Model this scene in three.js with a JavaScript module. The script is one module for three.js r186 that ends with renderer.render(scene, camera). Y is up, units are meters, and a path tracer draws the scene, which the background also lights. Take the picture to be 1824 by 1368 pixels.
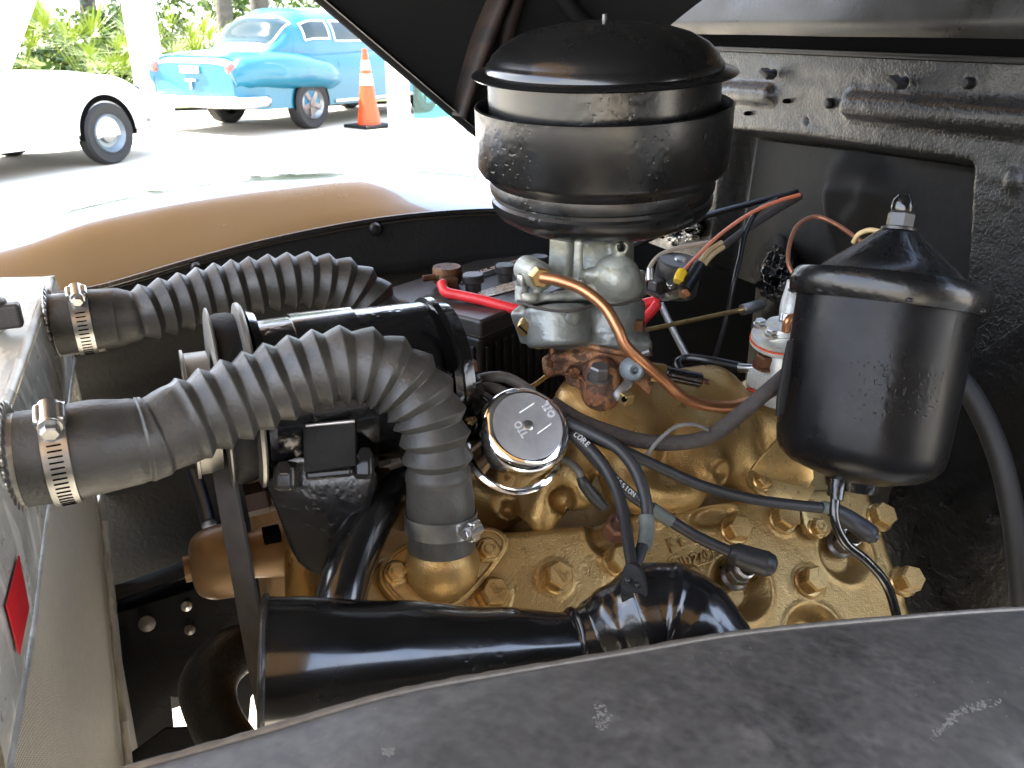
import * as THREE from 'three';
import { RoundedBoxGeometry } from 'three/addons/geometries/RoundedBoxGeometry.js';
import { MarchingCubes } from 'three/addons/objects/MarchingCubes.js';
import { mergeGeometries, toCreasedNormals as creasedNormals } from 'three/addons/utils/BufferGeometryUtils.js';
import { FontLoader } from 'three/addons/loaders/FontLoader.js';
import { TextGeometry } from 'three/addons/geometries/TextGeometry.js';

// ---------------------------------------------------------------- camera, sky, sun, exposure
const V = (x, y, z) => new THREE.Vector3(x, y, z);
const toCreasedNormals = (g, a) => creasedNormals(g.scale(2000, 2000, 2000), a).scale(0.0005, 0.0005, 0.0005); // its vertex matching is too coarse for parts of a few millimetres
const FPX = 1500, CX = 912, CY = 684, EYE = 1.35;
const PITCH = Math.atan(639 / FPX), YAW = Math.atan(657 / Math.hypot(FPX, 639));
const scene = new THREE.Scene();
const camera = new THREE.PerspectiveCamera(2 * Math.atan(CY / FPX) * 180 / Math.PI, 4 / 3, 0.02, 400);
camera.position.set(0, EYE, 0);
const FW = V(Math.sin(YAW) * Math.cos(PITCH), -Math.sin(PITCH), -Math.cos(YAW) * Math.cos(PITCH));
camera.lookAt(V(0, EYE, 0).add(FW));
camera.focus = 0.72; camera.userData.fStop = 20;
const renderer = new THREE.WebGLRenderer();
renderer.toneMapping = THREE.LinearToneMapping;
renderer.toneMappingExposure = 8.2;
renderer.shadowMap.enabled = true;

function smooth(a, b, x) { const t = Math.min(1, Math.max(0, (x - a) / (b - a))); return t * t * (3 - 2 * t); }
function rng(seed) { let s = seed >>> 0; return () => { s = (s + 0x6D2B79F5) | 0; let t = Math.imul(s ^ (s >>> 15), 1 | s); t = (t + Math.imul(t ^ (t >>> 7), 61 | t)) ^ t; return ((t ^ (t >>> 14)) >>> 0) / 4294967296; }; }
function hash2(x, y, s) { let h = Math.imul(x, 374761393) + Math.imul(y, 668265263) + Math.imul(s, 982451653); h = Math.imul(h ^ (h >>> 13), 1274126177); return ((h ^ (h >>> 16)) >>> 0) / 4294967296; }
function pnoise(x, y, per, s) {                                  // value noise that repeats every per cells
  const xi = Math.floor(x), yi = Math.floor(y), fx = x - xi, fy = y - yi, m = (a) => ((a % per) + per) % per;
  const u = fx * fx * (3 - 2 * fx), v = fy * fy * (3 - 2 * fy);
  const a = hash2(m(xi), m(yi), s), b = hash2(m(xi + 1), m(yi), s), c = hash2(m(xi), m(yi + 1), s), d = hash2(m(xi + 1), m(yi + 1), s);
  return a + (b - a) * u + (c - a) * v + (a - b - c + d) * u * v;
}
function fbm(x, y, per, oct, s, gain = 0.5) { let t = 0, a = 1, n = 0; for (let i = 0; i < oct; i++) { t += a * pnoise(x, y, per, s + i); n += a; x *= 2; y *= 2; per *= 2; a *= gain; } return t / n; }
function n3(x, y, z, s = 1) { const i = Math.floor(z), f = z - i, u = f * f * (3 - 2 * f); const a = pnoise(x, y, 1 << 20, s + i * 17), b = pnoise(x, y, 1 << 20, s + (i + 1) * 17); return a + (b - a) * u; }

{ // sky: pale summer sky with thin high cloud
  const w = 512, h = 256, data = new Float32Array(w * h * 4);
  for (let j = 0; j < h; j++) for (let i = 0; i < w; i++) {
    const el = ((j + 0.5) / h - 0.5) * Math.PI, k = Math.max(0, Math.sin(el));
    const t = Math.pow(k, 0.5);
    const c = smooth(0.42, 0.75, fbm(i / w * 8, j / h * 6 + 3, 8, 5, 9)) * smooth(0.0, 0.25, k);
    const r = 1.0 + (0.32 - 1.0) * t, g = 0.98 + (0.48 - 0.98) * t, b = 0.95 + (0.8 - 0.95) * t;
    const o = (j * w + i) * 4, lo = k > 0 ? 1 : 0.55;
    data[o] = (r + (1.0 - r) * c) * lo; data[o + 1] = (g + (1.0 - g) * c) * lo; data[o + 2] = (b + (1.02 - b) * c) * lo; data[o + 3] = 1;
  }
  const t = new THREE.DataTexture(data, w, h, THREE.RGBAFormat, THREE.FloatType);
  t.mapping = THREE.EquirectangularReflectionMapping; t.magFilter = THREE.LinearFilter; t.minFilter = THREE.LinearFilter; t.colorSpace = THREE.LinearSRGBColorSpace; t.needsUpdate = true;
  scene.background = t; scene.environment = t; scene.backgroundIntensity = 1.0; scene.environmentIntensity = 1.0;
}
const sun = new THREE.DirectionalLight(new THREE.Color().setRGB(1, 0.95, 0.86), 5);
sun.position.set(-14, 24, -22); sun.target.position.set(2, 0, -10); scene.add(sun, sun.target);
sun.castShadow = true; Object.assign(sun.shadow.camera, { left: -25, right: 25, top: 25, bottom: -25, near: 1, far: 90 }); sun.shadow.mapSize.set(4096, 4096);

// ---------------------------------------------------------------- picking points of the place from measured directions
const RT = V(Math.cos(YAW), 0, Math.sin(YAW)), UP = RT.clone().cross(FW), ORI = V(0, EYE, 0);
const ray = (px, py) => FW.clone().addScaledVector(RT, (px - CX) / FPX).addScaledVector(UP, -(py - CY) / FPX);
const P = (px, py, d) => ORI.clone().addScaledVector(ray(px, py), d);
const onX = (px, py, x) => { const r = ray(px, py); return ORI.clone().addScaledVector(r, x / r.x); };
const onY = (px, py, y) => { const r = ray(px, py); return ORI.clone().addScaledVector(r, (y - EYE) / r.y); };
const onZ = (px, py, z) => { const r = ray(px, py); return ORI.clone().addScaledVector(r, z / r.z); };
const onPlane = (px, py, o, n) => { const r = ray(px, py); return ORI.clone().addScaledVector(r, o.clone().sub(ORI).dot(n) / r.dot(n)); };
const depthOf = (p) => p.clone().sub(ORI).dot(FW);
const S = (px, d) => px * d / FPX;                                  // size in metres of px at distance d

// ---------------------------------------------------------------- textures
function tex(n, fn, srgb, rep) {
  const data = new Uint8Array(n * n * 4);
  for (let j = 0; j < n; j++) for (let i = 0; i < n; i++) { const c = fn(i / n, j / n), o = (j * n + i) * 4; const a = typeof c === 'number' ? [c, c, c] : c; for (let k = 0; k < 3; k++) { const x = Math.max(0, Math.min(1, a[k])); data[o + k] = 255 * (srgb ? (x < 0.0031308 ? x * 12.92 : 1.055 * Math.pow(x, 1 / 2.4) - 0.055) : x); } data[o + 3] = 255; }
  const t = new THREE.DataTexture(data, n, n); t.wrapS = t.wrapT = THREE.RepeatWrapping; t.magFilter = THREE.LinearFilter; t.minFilter = THREE.LinearMipmapLinearFilter; t.generateMipmaps = true;
  if (srgb) t.colorSpace = THREE.SRGBColorSpace; if (rep) t.repeat.set(1 / rep, 1 / rep); t.needsUpdate = true; return t;
}
const size = (t, m) => { const c = t.clone(); c.repeat.set(1 / m, 1 / m); c.needsUpdate = true; return c; };
const tPeel = tex(512, (u, v) => { const a = fbm(u * 24, v * 24, 24, 3, 3), b = fbm(u * 5, v * 5, 5, 2, 8); return 0.25 + 0.5 * smooth(0.3, 0.7, a) * (0.35 + 0.9 * b) + 0.2 * b; }, false, 0.12);
const tCast = tex(512, (u, v) => 0.6 * fbm(u * 40, v * 40, 40, 3, 21) + 0.4 * fbm(u * 10, v * 10, 10, 2, 25), false, 0.08);
const tMottle = tex(512, (u, v) => { const a = fbm(u * 6, v * 6, 6, 6, 41, 0.6); const sp = hash2(Math.floor(u * 512), Math.floor(v * 512), 5) > 0.9985 ? 0.5 : 0; return Math.min(1, 0.55 + 0.55 * (a - 0.2) + sp); }, true, 0.25);
const tRough = tex(512, (u, v) => { const a = fbm(u * 8, v * 8, 8, 5, 61, 0.6); return [1, 0.55 + 0.75 * (a - 0.25), 1]; }, false, 0.2);
const tRubber = tex(512, (u, v) => { const a = fbm(u * 6, v * 6, 6, 5, 71, 0.6), g = fbm(u * 60, v * 60, 60, 2, 75); const sp = fbm(u * 90, v * 90, 90, 1, 78) > 0.93 ? 0.25 : 0; const k = 0.45 + 0.5 * a + 0.12 * g + sp; return [k * 1.0, k * 0.985, k * 0.95]; }, true, 0.14);
const tGold = tex(512, (u, v) => { const a = fbm(u * 5, v * 5, 5, 6, 81, 0.58), st = smooth(0.58, 0.75, fbm(u * 9, v * 9, 9, 5, 87, 0.6)); const k = 0.85 + 0.25 * (a - 0.5); return [k * (1 - 0.1 * st), k * (1 - 0.13 * st), k * (1 - 0.18 * st)]; }, true, 0.3);
const tRust = tex(512, (u, v) => { const a = smooth(0.35, 0.65, fbm(u * 6, v * 6, 6, 6, 91, 0.62)), b = smooth(0.45, 0.6, fbm(u * 11 + 0.3, v * 11, 11, 5, 97)); const c = [0.42, 0.23, 0.11], d = [0.2, 0.085, 0.04], e = [0.04, 0.026, 0.02]; return [0, 1, 2].map(k => { const x = c[k] + (d[k] - c[k]) * a; return x + (e[k] - x) * b * 0.8; }); }, true, 0.09);
const tZinc = tex(512, (u, v) => { const a = fbm(u * 5, v * 5, 5, 6, 101, 0.6), st = smooth(0.55, 0.72, fbm(u * 4, v * 4, 4, 5, 107, 0.6)); const k = 0.58 + 0.7 * (a - 0.42); return [k * (1 + 0.02 * st), k * (1.005 - 0.05 * st), k * (0.985 - 0.22 * st)]; }, true, 0.13);
const tAlum = tex(512, (u, v) => { const a = fbm(u * 5, v * 9, 5, 6, 111, 0.62), st = smooth(0.52, 0.66, fbm(u * 24, v * 7, 24, 4, 117)); const k = 0.5 + 0.4 * (a - 0.45) + 0.26 * st; return [k, k * 0.985, k * 0.94]; }, true, 0.22);
const tDust = tex(1024, (u, v) => {                                // dusty black paint with pale spots
  const a = fbm(u * 5, v * 5, 5, 6, 121, 0.62), g = fbm(u * 70, v * 70, 70, 2, 127), sm = smooth(0.55, 0.85, fbm(u * 16, v * 16, 16, 4, 129, 0.6));
  let k = 0.26 + 0.32 * (a - 0.4) + 0.25 * (g - 0.45) + 0.16 * sm;
  return [k, k * 0.97, k * 0.92];
}, true, 0.3);
const tPit = tex(512, (u, v) => { const a = fbm(u * 30, v * 30, 30, 2, 131), b = fbm(u * 4, v * 4, 4, 3, 137); const pit = smooth(0.8, 0.92, fbm(u * 70 + 0.4, v * 70, 70, 1, 139)) * smooth(0.45, 0.65, b); return 0.6 + 0.5 * (a - 0.5) * smooth(0.3, 0.7, b) - 0.3 * pit; }, false, 0.16);
const tCore = tex(256, (u, v) => { const l = Math.abs(((u * 16) % 1) - 0.5) * 2, f = Math.abs(((v * 24 + (Math.floor(u * 16) % 2) * 0.5) % 1) - 0.5) * 2; const k = 0.12 + 0.6 * smooth(0.25, 0.7, l) + 0.25 * smooth(0.4, 0.8, f) * l + 0.1 * fbm(u * 8, v * 8, 8, 3, 141); return [k, k * 0.95, k * 0.84]; }, true, 0.045);
const tGround = tex(1024, (u, v) => { const a = fbm(u * 6, v * 6, 6, 6, 151, 0.6), g = hash2(Math.floor(u * 1024), Math.floor(v * 1024), 3); const k = 0.72 + 0.18 * (a - 0.5) + 0.1 * (g - 0.5); return [k, k * 0.965, k * 0.9]; }, true, 4);

// ---------------------------------------------------------------- materials
function M(r, g, b, rough, metal = 0, o = {}) { const m = new THREE.MeshPhysicalMaterial({ roughness: rough, metalness: metal, side: THREE.DoubleSide, ...o }); m.color.setRGB(r, g, b); return m; }
const mat = {
  black: M(0.006, 0.006, 0.006, 0.5, 0, { specularIntensity: 0.6, roughnessMap: tRough, bumpMap: tPeel, bumpScale: 0.0006, map: tMottle }),
  gloss: M(0.005, 0.005, 0.0055, 0.3, 0, { roughnessMap: tRough, bumpMap: size(tPeel, 0.2), bumpScale: 0.0007, clearcoat: 0.5, clearcoatRoughness: 0.12 }),
  pitted: M(0.005, 0.005, 0.005, 0.3, 0, { roughnessMap: tRough, bumpMap: tPit, bumpScale: 0.0007, clearcoat: 0.8, clearcoatRoughness: 0.1 }),
  wall: M(0.007, 0.007, 0.0065, 0.5, 0, { roughnessMap: size(tRough, 0.5), bumpMap: size(tPeel, 0.06), bumpScale: 0.0011, clearcoat: 0.25, clearcoatRoughness: 0.2, specularIntensity: 0.75 }),
  recess: M(0.009, 0.009, 0.0085, 0.62, 0, { specularIntensity: 0.35, map: tMottle, bumpMap: size(tPeel, 0.3), bumpScale: 0.0005 }),
  canister: M(0.005, 0.005, 0.0055, 0.42, 0, { specularIntensity: 0.38, map: tMottle, roughnessMap: tRough, bumpMap: tPit, bumpScale: 0.0006 }),
  satin: M(0.011, 0.011, 0.0105, 0.6, 0, { specularIntensity: 0.4, map: tMottle, bumpMap: size(tPeel, 0.1), bumpScale: 0.0004 }),
  hood: M(0.005, 0.005, 0.005, 0.65, 0, { specularIntensity: 0.5, map: size(tMottle, 0.5) }),
  brace: M(0.05, 0.042, 0.036, 0.7, 0, { map: size(tRust, 0.2) }),
  tar: M(0.004, 0.004, 0.004, 0.2, 0, { clearcoat: 1, clearcoatRoughness: 0.1, specularIntensity: 1 }),
  rubber: M(0.052, 0.051, 0.047, 0.62, 0, { map: tRubber, bumpMap: tCast, bumpScale: 0.00035, roughnessMap: tRough }),
  wire: M(0.022, 0.023, 0.025, 0.5, 0, { map: size(tMottle, 0.05) }),
  wireGrey: M(0.16, 0.16, 0.15, 0.55, 0, { map: size(tMottle, 0.05) }),
  wireGreen: M(0.12, 0.14, 0.125, 0.6, 0, { map: size(tMottle, 0.05) }),
  wireBlack: M(0.005, 0.005, 0.005, 0.35),
  loom: M(0.06, 0.048, 0.042, 0.7, 0, { map: size(tMottle, 0.03), bumpMap: size(tCast, 0.012), bumpScale: 0.0006 }),
  cream: M(0.5, 0.42, 0.32, 0.6),
  tan: M(0.5, 0.36, 0.17, 0.6),
  orangeWire: M(0.72, 0.2, 0.09, 0.45),
  redCable: M(0.72, 0.03, 0.035, 0.38, 0, { bumpMap: size(tCast, 0.05), bumpScale: 0.0003 }),
  yellow: M(0.8, 0.52, 0.02, 0.4),
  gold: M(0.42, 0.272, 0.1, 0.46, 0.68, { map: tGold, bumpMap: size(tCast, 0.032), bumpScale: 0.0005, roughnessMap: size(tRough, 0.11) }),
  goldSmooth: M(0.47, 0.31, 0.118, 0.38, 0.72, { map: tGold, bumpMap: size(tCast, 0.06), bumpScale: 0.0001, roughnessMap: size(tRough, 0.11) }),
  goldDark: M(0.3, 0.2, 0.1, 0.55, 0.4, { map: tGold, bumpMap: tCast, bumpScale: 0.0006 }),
  brass: M(0.62, 0.43, 0.18, 0.35, 0.9, { map: size(tMottle, 0.06) }),
  copper: M(0.6, 0.27, 0.13, 0.36, 0.85, { map: size(tMottle, 0.12) }),
  copperDark: M(0.3, 0.13, 0.075, 0.45, 0.7),
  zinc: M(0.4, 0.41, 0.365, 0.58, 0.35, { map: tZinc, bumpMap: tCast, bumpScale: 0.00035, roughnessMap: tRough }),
  paleZinc: M(0.74, 0.73, 0.69, 0.5, 0.5, { map: tZinc, bumpMap: tCast, bumpScale: 0.0004 }),
  steel: M(0.6, 0.6, 0.58, 0.3, 0.95, { map: size(tMottle, 0.08) }),
  darkSteel: M(0.2, 0.19, 0.18, 0.42, 0.8, { map: size(tMottle, 0.08) }),
  chrome: M(0.82, 0.82, 0.83, 0.13, 1, { roughnessMap: size(tRough, 0.05) }),
  chromeTop: M(0.5, 0.51, 0.53, 0.36, 0.45, { map: size(tMottle, 0.12), bumpMap: size(tCast, 0.02), bumpScale: 0.00006 }),
  rust: M(0.85, 0.8, 0.75, 0.75, 0.15, { map: tRust, bumpMap: tCast, bumpScale: 0.001 }),
  rustSteel: M(0.5, 0.42, 0.38, 0.55, 0.6, { map: size(tRust, 0.04) }),
  alum: M(0.8, 0.79, 0.74, 0.45, 0.2, { map: tAlum, bumpMap: size(tCast, 0.15), bumpScale: 0.0005, roughnessMap: tRough }),
  alumTop: M(0.8, 0.78, 0.7, 0.5, 0.45, { map: size(tAlum, 0.3) }),
  core: M(0.95, 0.92, 0.84, 0.6, 0.2, { map: tCore, bumpMap: tCore, bumpScale: 0.0015 }),
  belt: M(0.07, 0.067, 0.063, 0.75, 0, { map: size(tMottle, 0.06) }),
  redFilm: M(0.5, 0.012, 0.02, 0.35, 0, { bumpMap: size(tCast, 0.02), bumpScale: 0.0002 }),
  gasket: M(0.55, 0.08, 0.03, 0.6),
  paint: M(0.03, 0.024, 0.018, 0.3, 0, { clearcoat: 1, clearcoatRoughness: 0.05, ior: 1.9, specularIntensity: 1, roughnessMap: size(tRough, 0.8) }),
  dusty: M(0.185, 0.181, 0.174, 0.55, 0, { map: tDust, bumpMap: size(tPit, 0.12), bumpScale: 0.0003, clearcoat: 0.35, clearcoatRoughness: 0.35 }),
  spot: M(0.2, 0.19, 0.17, 0.9),
  plastic: M(0.022, 0.021, 0.02, 0.42, 0, { map: tMottle }),
  hole: M(0.003, 0.003, 0.003, 0.9, 0, { specularIntensity: 0 }),
  concrete: M(0.64, 0.585, 0.49, 0.9, 0, { map: tGround }),
};

// ---------------------------------------------------------------- helpers: naming and adding
const used = new Map();
function numbered(n) { const k = used.get(n) || 0; used.set(n, k + 1); return k ? n + '_' + String(k).padStart(3, '0') : n; }
function thing(name, label, category, pos, group) { const o = new THREE.Group(); o.name = numbered(name); if (pos) o.position.copy(pos); o.userData = { label, category }; if (group) o.userData.group = group; scene.add(o); o.updateMatrixWorld(true); return o; }
function mesh(name, geos, m, parent, label) {                      // geometry is given in world axes; it is moved into its parent
  let g = Array.isArray(geos) ? merge(geos) : geos;
  const o = new THREE.Mesh(g, m); o.castShadow = o.receiveShadow = true;
  if (parent && parent !== scene) { o.name = name; parent.updateMatrixWorld(true); const inv = parent.matrixWorld.clone().invert(); g.applyMatrix4(inv); parent.add(o); }
  else { o.name = numbered(name); scene.add(o); }
  if (label) o.userData.label = label;
  return o;
}
function tag(o, label, category, group) { Object.assign(o.userData, { label, category }); if (group) o.userData.group = group; return o; }
function struct(name, geos, m) { const o = mesh(name, geos, m); o.userData.kind = 'structure'; return o; }
function merge(list) { return mergeGeometries(list.map(g => { let h = g.index ? g.toNonIndexed() : g.clone(); for (const k of Object.keys(h.attributes)) if (!['position', 'normal', 'uv'].includes(k)) h.deleteAttribute(k); if (!h.attributes.uv) h = boxUV(h); return h; })); }
function boxUV(g) {                                                // uv in metres from the nearest axis
  const h = g.index ? g.toNonIndexed() : g; const p = h.attributes.position; if (!h.attributes.normal) h.computeVertexNormals();
  const uv = new Float32Array(p.count * 2), a = V(), b = V(), c = V(), n = V();
  for (let i = 0; i < p.count; i += 3) {
    a.fromBufferAttribute(p, i); b.fromBufferAttribute(p, i + 1); c.fromBufferAttribute(p, i + 2);
    n.copy(b).sub(a).cross(c.clone().sub(a)); const x = Math.abs(n.x), y = Math.abs(n.y), z = Math.abs(n.z);
    [a, b, c].forEach((q, k) => { const o = (i + k) * 2; if (x >= y && x >= z) { uv[o] = q.z; uv[o + 1] = q.y; } else if (y >= z) { uv[o] = q.x; uv[o + 1] = q.z; } else { uv[o] = q.x; uv[o + 1] = q.y; } });
  }
  h.setAttribute('uv', new THREE.BufferAttribute(uv, 2)); return h;
}
// a frame whose y axis is n and whose x axis is as near to xh as can be
const reUV = (g) => { const h = g.index ? g.toNonIndexed() : g; h.deleteAttribute('uv'); return boxUV(h); };
function frame(o, n, xh = V(1, 0, 0)) { const y = n.clone().normalize(); let x = xh.clone().addScaledVector(y, -xh.dot(y)); if (x.lengthSq() < 1e-8) x = V(0, 0, 1).addScaledVector(y, -y.z); x.normalize(); const z = x.clone().cross(y); return new THREE.Matrix4().makeBasis(x, y, z).setPosition(o); }
function lathe(prof, o, axis, seg = 48, sm = 0) { if (sm) { const c = new THREE.SplineCurve(prof.map(([r, h]) => new THREE.Vector2(r, h))); prof = c.getPoints(sm).map(q => [Math.max(0, q.x), q.y]); } const g = new THREE.LatheGeometry(prof.map(([r, h]) => new THREE.Vector2(Math.max(r, 1e-5), h)), seg); const uv = g.attributes.uv, R = Math.max(...prof.map(q => q[0])); let L = 0; const acc = [0]; for (let i = 1; i < prof.length; i++) acc.push(L += Math.hypot(prof[i][0] - prof[i - 1][0], prof[i][1] - prof[i - 1][1])); for (let i = 0; i <= seg; i++) for (let j = 0; j < prof.length; j++) uv.setXY(i * prof.length + j, i / seg * 2 * Math.PI * R, acc[j]); const c = toCreasedNormals(g, 0.6); return c.applyMatrix4(frame(o, axis)); }
function cyl(a, b, r0, r1 = r0, seg = 24, bev = 0) { const L = a.distanceTo(b), ax = b.clone().sub(a); const c = bev || Math.min(r0, r1, L) * 0.12; return lathe([[0, 0], [r0 - c, 0], [r0, c], [r1, L - c], [r1 - c, L], [0, L]], a, ax, seg); }
function hex(o, n, af, h, turn = 0, seg = 6) { const r = af / Math.sqrt(3), g = merge([new THREE.CylinderGeometry(r, r, h * 0.85, seg).translate(0, h * 0.425, 0), new THREE.CylinderGeometry(r * 0.86, r, h * 0.15, seg).translate(0, h * 0.925, 0)]); const f = toCreasedNormals(g, 0.3); f.rotateY(turn); return f.applyMatrix4(frame(o, n)); }
function box(w, h, d, m4, bev = 0.002, seg = 2) { return new RoundedBoxGeometry(w, h, d, seg, Math.min(bev, w / 2.01, h / 2.01, d / 2.01)).applyMatrix4(m4); }
const atM = (p, q = [0, 0, 0]) => new THREE.Matrix4().compose(p, new THREE.Quaternion().setFromEuler(new THREE.Euler(...q)), V(1, 1, 1));
function sweep(pts, rad, o = {}) {                                 // a tube of changing radius through points
  const curve = new THREE.CatmullRomCurve3(pts, false, 'centripetal'), n = o.n || pts.length * 12, k = o.k || 16, rr = Array.isArray(rad) ? rad : pts.map(() => rad);
  const C = [], R = [], T = []; for (let i = 0; i <= n; i++) { const t = i / n, f = t * (rr.length - 1), a = Math.min(rr.length - 2, Math.floor(f)); C.push(curve.getPoint(t)); T.push(curve.getTangent(t)); const w = f - a, ws = w * w * (3 - 2 * w); R.push(rr[a] + (rr[a + 1] - rr[a]) * ws); }
  const acc = [0]; for (let i = 1; i <= n; i++) acc.push(acc[i - 1] + C[i].distanceTo(C[i - 1]));
  const pos = [], uv = [], idx = []; let N = V(0, 1, 0); if (Math.abs(T[0].y) > 0.9) N = V(1, 0, 0); N.addScaledVector(T[0], -N.dot(T[0])).normalize();
  const fr = [];
  for (let i = 0; i <= n; i++) {
    N.addScaledVector(T[i], -N.dot(T[i])).normalize(); const B = T[i].clone().cross(N); fr.push([C[i].clone(), T[i].clone(), N.clone(), R[i]]);
    for (let j = 0; j <= k; j++) { const a = j / k * 2 * Math.PI; let r = R[i]; if (o.prof) r += o.prof(acc[i], acc[n], a); const sq = o.flat ? o.flat(i / n) : 1; const x = Math.cos(a) * r * sq, y = Math.sin(a) * r / Math.sqrt(sq); pos.push(C[i].x + N.x * x + B.x * y, C[i].y + N.y * x + B.y * y, C[i].z + N.z * x + B.z * y); uv.push(a * R[i], acc[i]); }
  }
  for (let i = 0; i < n; i++) for (let j = 0; j < k; j++) { const a = i * (k + 1) + j, b = a + k + 1; idx.push(a, a + 1, b, b, a + 1, b + 1); }
  for (const [i, s] of [[0, 0], [n, 1]]) { if (o.open) break; const c = pos.length / 3; pos.push(C[i].x, C[i].y, C[i].z); uv.push(0, 0); for (let j = 0; j < k; j++) { const a = i * (k + 1) + j; s ? idx.push(c, a, a + 1) : idx.push(c, a + 1, a); } }
  const g = new THREE.BufferGeometry(); g.setAttribute('position', new THREE.Float32BufferAttribute(pos, 3)); g.setAttribute('uv', new THREE.Float32BufferAttribute(uv, 2)); g.setIndex(idx); g.computeVertexNormals();
  // the seam of the ring shares its normals
  const nn = g.attributes.normal; for (let i = 0; i <= n; i++) { const a = i * (k + 1), b = a + k; const x = nn.getX(a) + nn.getX(b), y = nn.getY(a) + nn.getY(b), z = nn.getZ(a) + nn.getZ(b), l = Math.hypot(x, y, z) || 1; nn.setXYZ(a, x / l, y / l, z / l); nn.setXYZ(b, x / l, y / l, z / l); }
  g.userData.frames = fr; g.userData.curve = curve; return g;
}
const PW = (list) => list.map(([x, y, d]) => P(x, y, d));
function pipe(list, rpx, o) { const pts = PW(list); return sweep(pts, list.map(q => S(q[3] ?? rpx, q[2])), { k: 12, ...o }); }
function plate(poly, o, n, depth, bev = 0.0015, xh) {              // a plate cut to a polygon of points that lie on the plane (o, n)
  const m = frame(o, n, xh), inv = m.clone().invert(), sh = new THREE.Shape(); poly.forEach((p, i) => { const q = p.clone().applyMatrix4(inv); i ? sh.lineTo(q.x, -q.z) : sh.moveTo(q.x, -q.z); });
  const g = new THREE.ExtrudeGeometry(sh, { depth, bevelEnabled: bev > 0, bevelThickness: bev, bevelSize: bev, bevelSegments: 2, curveSegments: 8 }); g.deleteAttribute('uv'); g.rotateX(-Math.PI / 2); return boxUV(toCreasedNormals(g, 0.5)).applyMatrix4(m);
}
function rounded(poly, it = 2) { let q = poly; for (let i = 0; i < it; i++) { const r = []; q.forEach((a, k) => { const b = q[(k + 1) % q.length]; r.push(a.clone().lerp(b, 0.22), a.clone().lerp(b, 0.78)); }); q = r; } return q; }
function grid(nu, nv, fn) { const pos = [], uv = [], idx = []; for (let j = 0; j <= nv; j++) for (let i = 0; i <= nu; i++) { const [p, a, b] = fn(i / nu, j / nv); pos.push(p.x, p.y, p.z); uv.push(a ?? p.x, b ?? p.z); } for (let j = 0; j < nv; j++) for (let i = 0; i < nu; i++) { const a = j * (nu + 1) + i, b = a + nu + 1; idx.push(a, a + 1, b, b, a + 1, b + 1); } const g = new THREE.BufferGeometry(); g.setAttribute('position', new THREE.Float32BufferAttribute(pos, 3)); g.setAttribute('uv', new THREE.Float32BufferAttribute(uv, 2)); g.setIndex(idx); g.computeVertexNormals(); return g; }
// a solid from a distance field in the cube (centre, half size)
function solid(c, half, res, sdf) {
  const mc = new MarchingCubes(res, mat.black, false, false, 400000); mc.isolation = 0; const h = res / 2;
  for (let z = 0; z < res; z++) for (let y = 0; y < res; y++) for (let x = 0; x < res; x++) { const p = V(c.x + (x - h) / h * half, c.y + (y - h) / h * half, c.z + (z - h) / h * half); mc.field[x + y * res + z * res * res] = -sdf(p); }
  mc.update(); const n = mc.count; const pos = new Float32Array(n * 3), nor = new Float32Array(n * 3), e = half * 0.012, d = V();
  for (let i = 0; i < n; i++) {
    const p = V(mc.positionArray[i * 3] * half + c.x, mc.positionArray[i * 3 + 1] * half + c.y, mc.positionArray[i * 3 + 2] * half + c.z); pos.set([p.x, p.y, p.z], i * 3);
    const g = ['x', 'y', 'z'].map(k => { d.copy(p); d[k] += e; const a = sdf(d); d[k] -= 2 * e; return a - sdf(d); }); const l = Math.hypot(...g) || 1; nor.set(g.map(q => q / l), i * 3);
  }
  const g = new THREE.BufferGeometry(); g.setAttribute('position', new THREE.BufferAttribute(pos, 3)); g.setAttribute('normal', new THREE.BufferAttribute(nor, 3)); return boxUV(g);
}
const sCap = (a, b, ra, rb = ra) => (p) => { const ab = b.clone().sub(a), t = Math.max(0, Math.min(1, p.clone().sub(a).dot(ab) / ab.lengthSq())); return p.distanceTo(a.clone().addScaledVector(ab, t)) - (ra + (rb - ra) * t); };
const sCyl = (a, b, r, rd = 0.002) => { const ax = b.clone().sub(a), L = ax.length(); ax.normalize(); return (p) => { const q = p.clone().sub(a), h = q.dot(ax), rr = Math.sqrt(Math.max(0, q.lengthSq() - h * h)); const dx = rr - r + rd, dy = Math.abs(h - L / 2) - L / 2 + rd; return Math.min(Math.max(dx, dy), 0) + Math.hypot(Math.max(dx, 0), Math.max(dy, 0)) - rd; }; };
const sBox = (m4, x, y, z, rd = 0.003) => { const inv = m4.clone().invert(); return (p) => { const q = p.clone().applyMatrix4(inv); const a = Math.abs(q.x) - x + rd, b = Math.abs(q.y) - y + rd, c = Math.abs(q.z) - z + rd; return Math.min(Math.max(a, b, c), 0) + Math.hypot(Math.max(a, 0), Math.max(b, 0), Math.max(c, 0)) - rd; }; };
const smin = (a, b, k) => { const h = Math.max(0, k - Math.abs(a - b)) / k; return Math.min(a, b) - h * h * k * 0.25; };
const union = (list, k) => (p) => { let d = 1e9; for (const f of list) d = smin(d, f(p), k); return d; };

const font = await new FontLoader().loadAsync('fonts/droid/droid_sans_bold.typeface.json');
function text(str, h, depth, m4) { const g = new TextGeometry(str, { font, size: h, depth, curveSegments: 3, bevelEnabled: false }); g.computeBoundingBox(); const b = g.boundingBox; g.translate(-(b.min.x + b.max.x) / 2, -(b.min.y + b.max.y) / 2, 0); return g.applyMatrix4(m4); }
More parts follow.
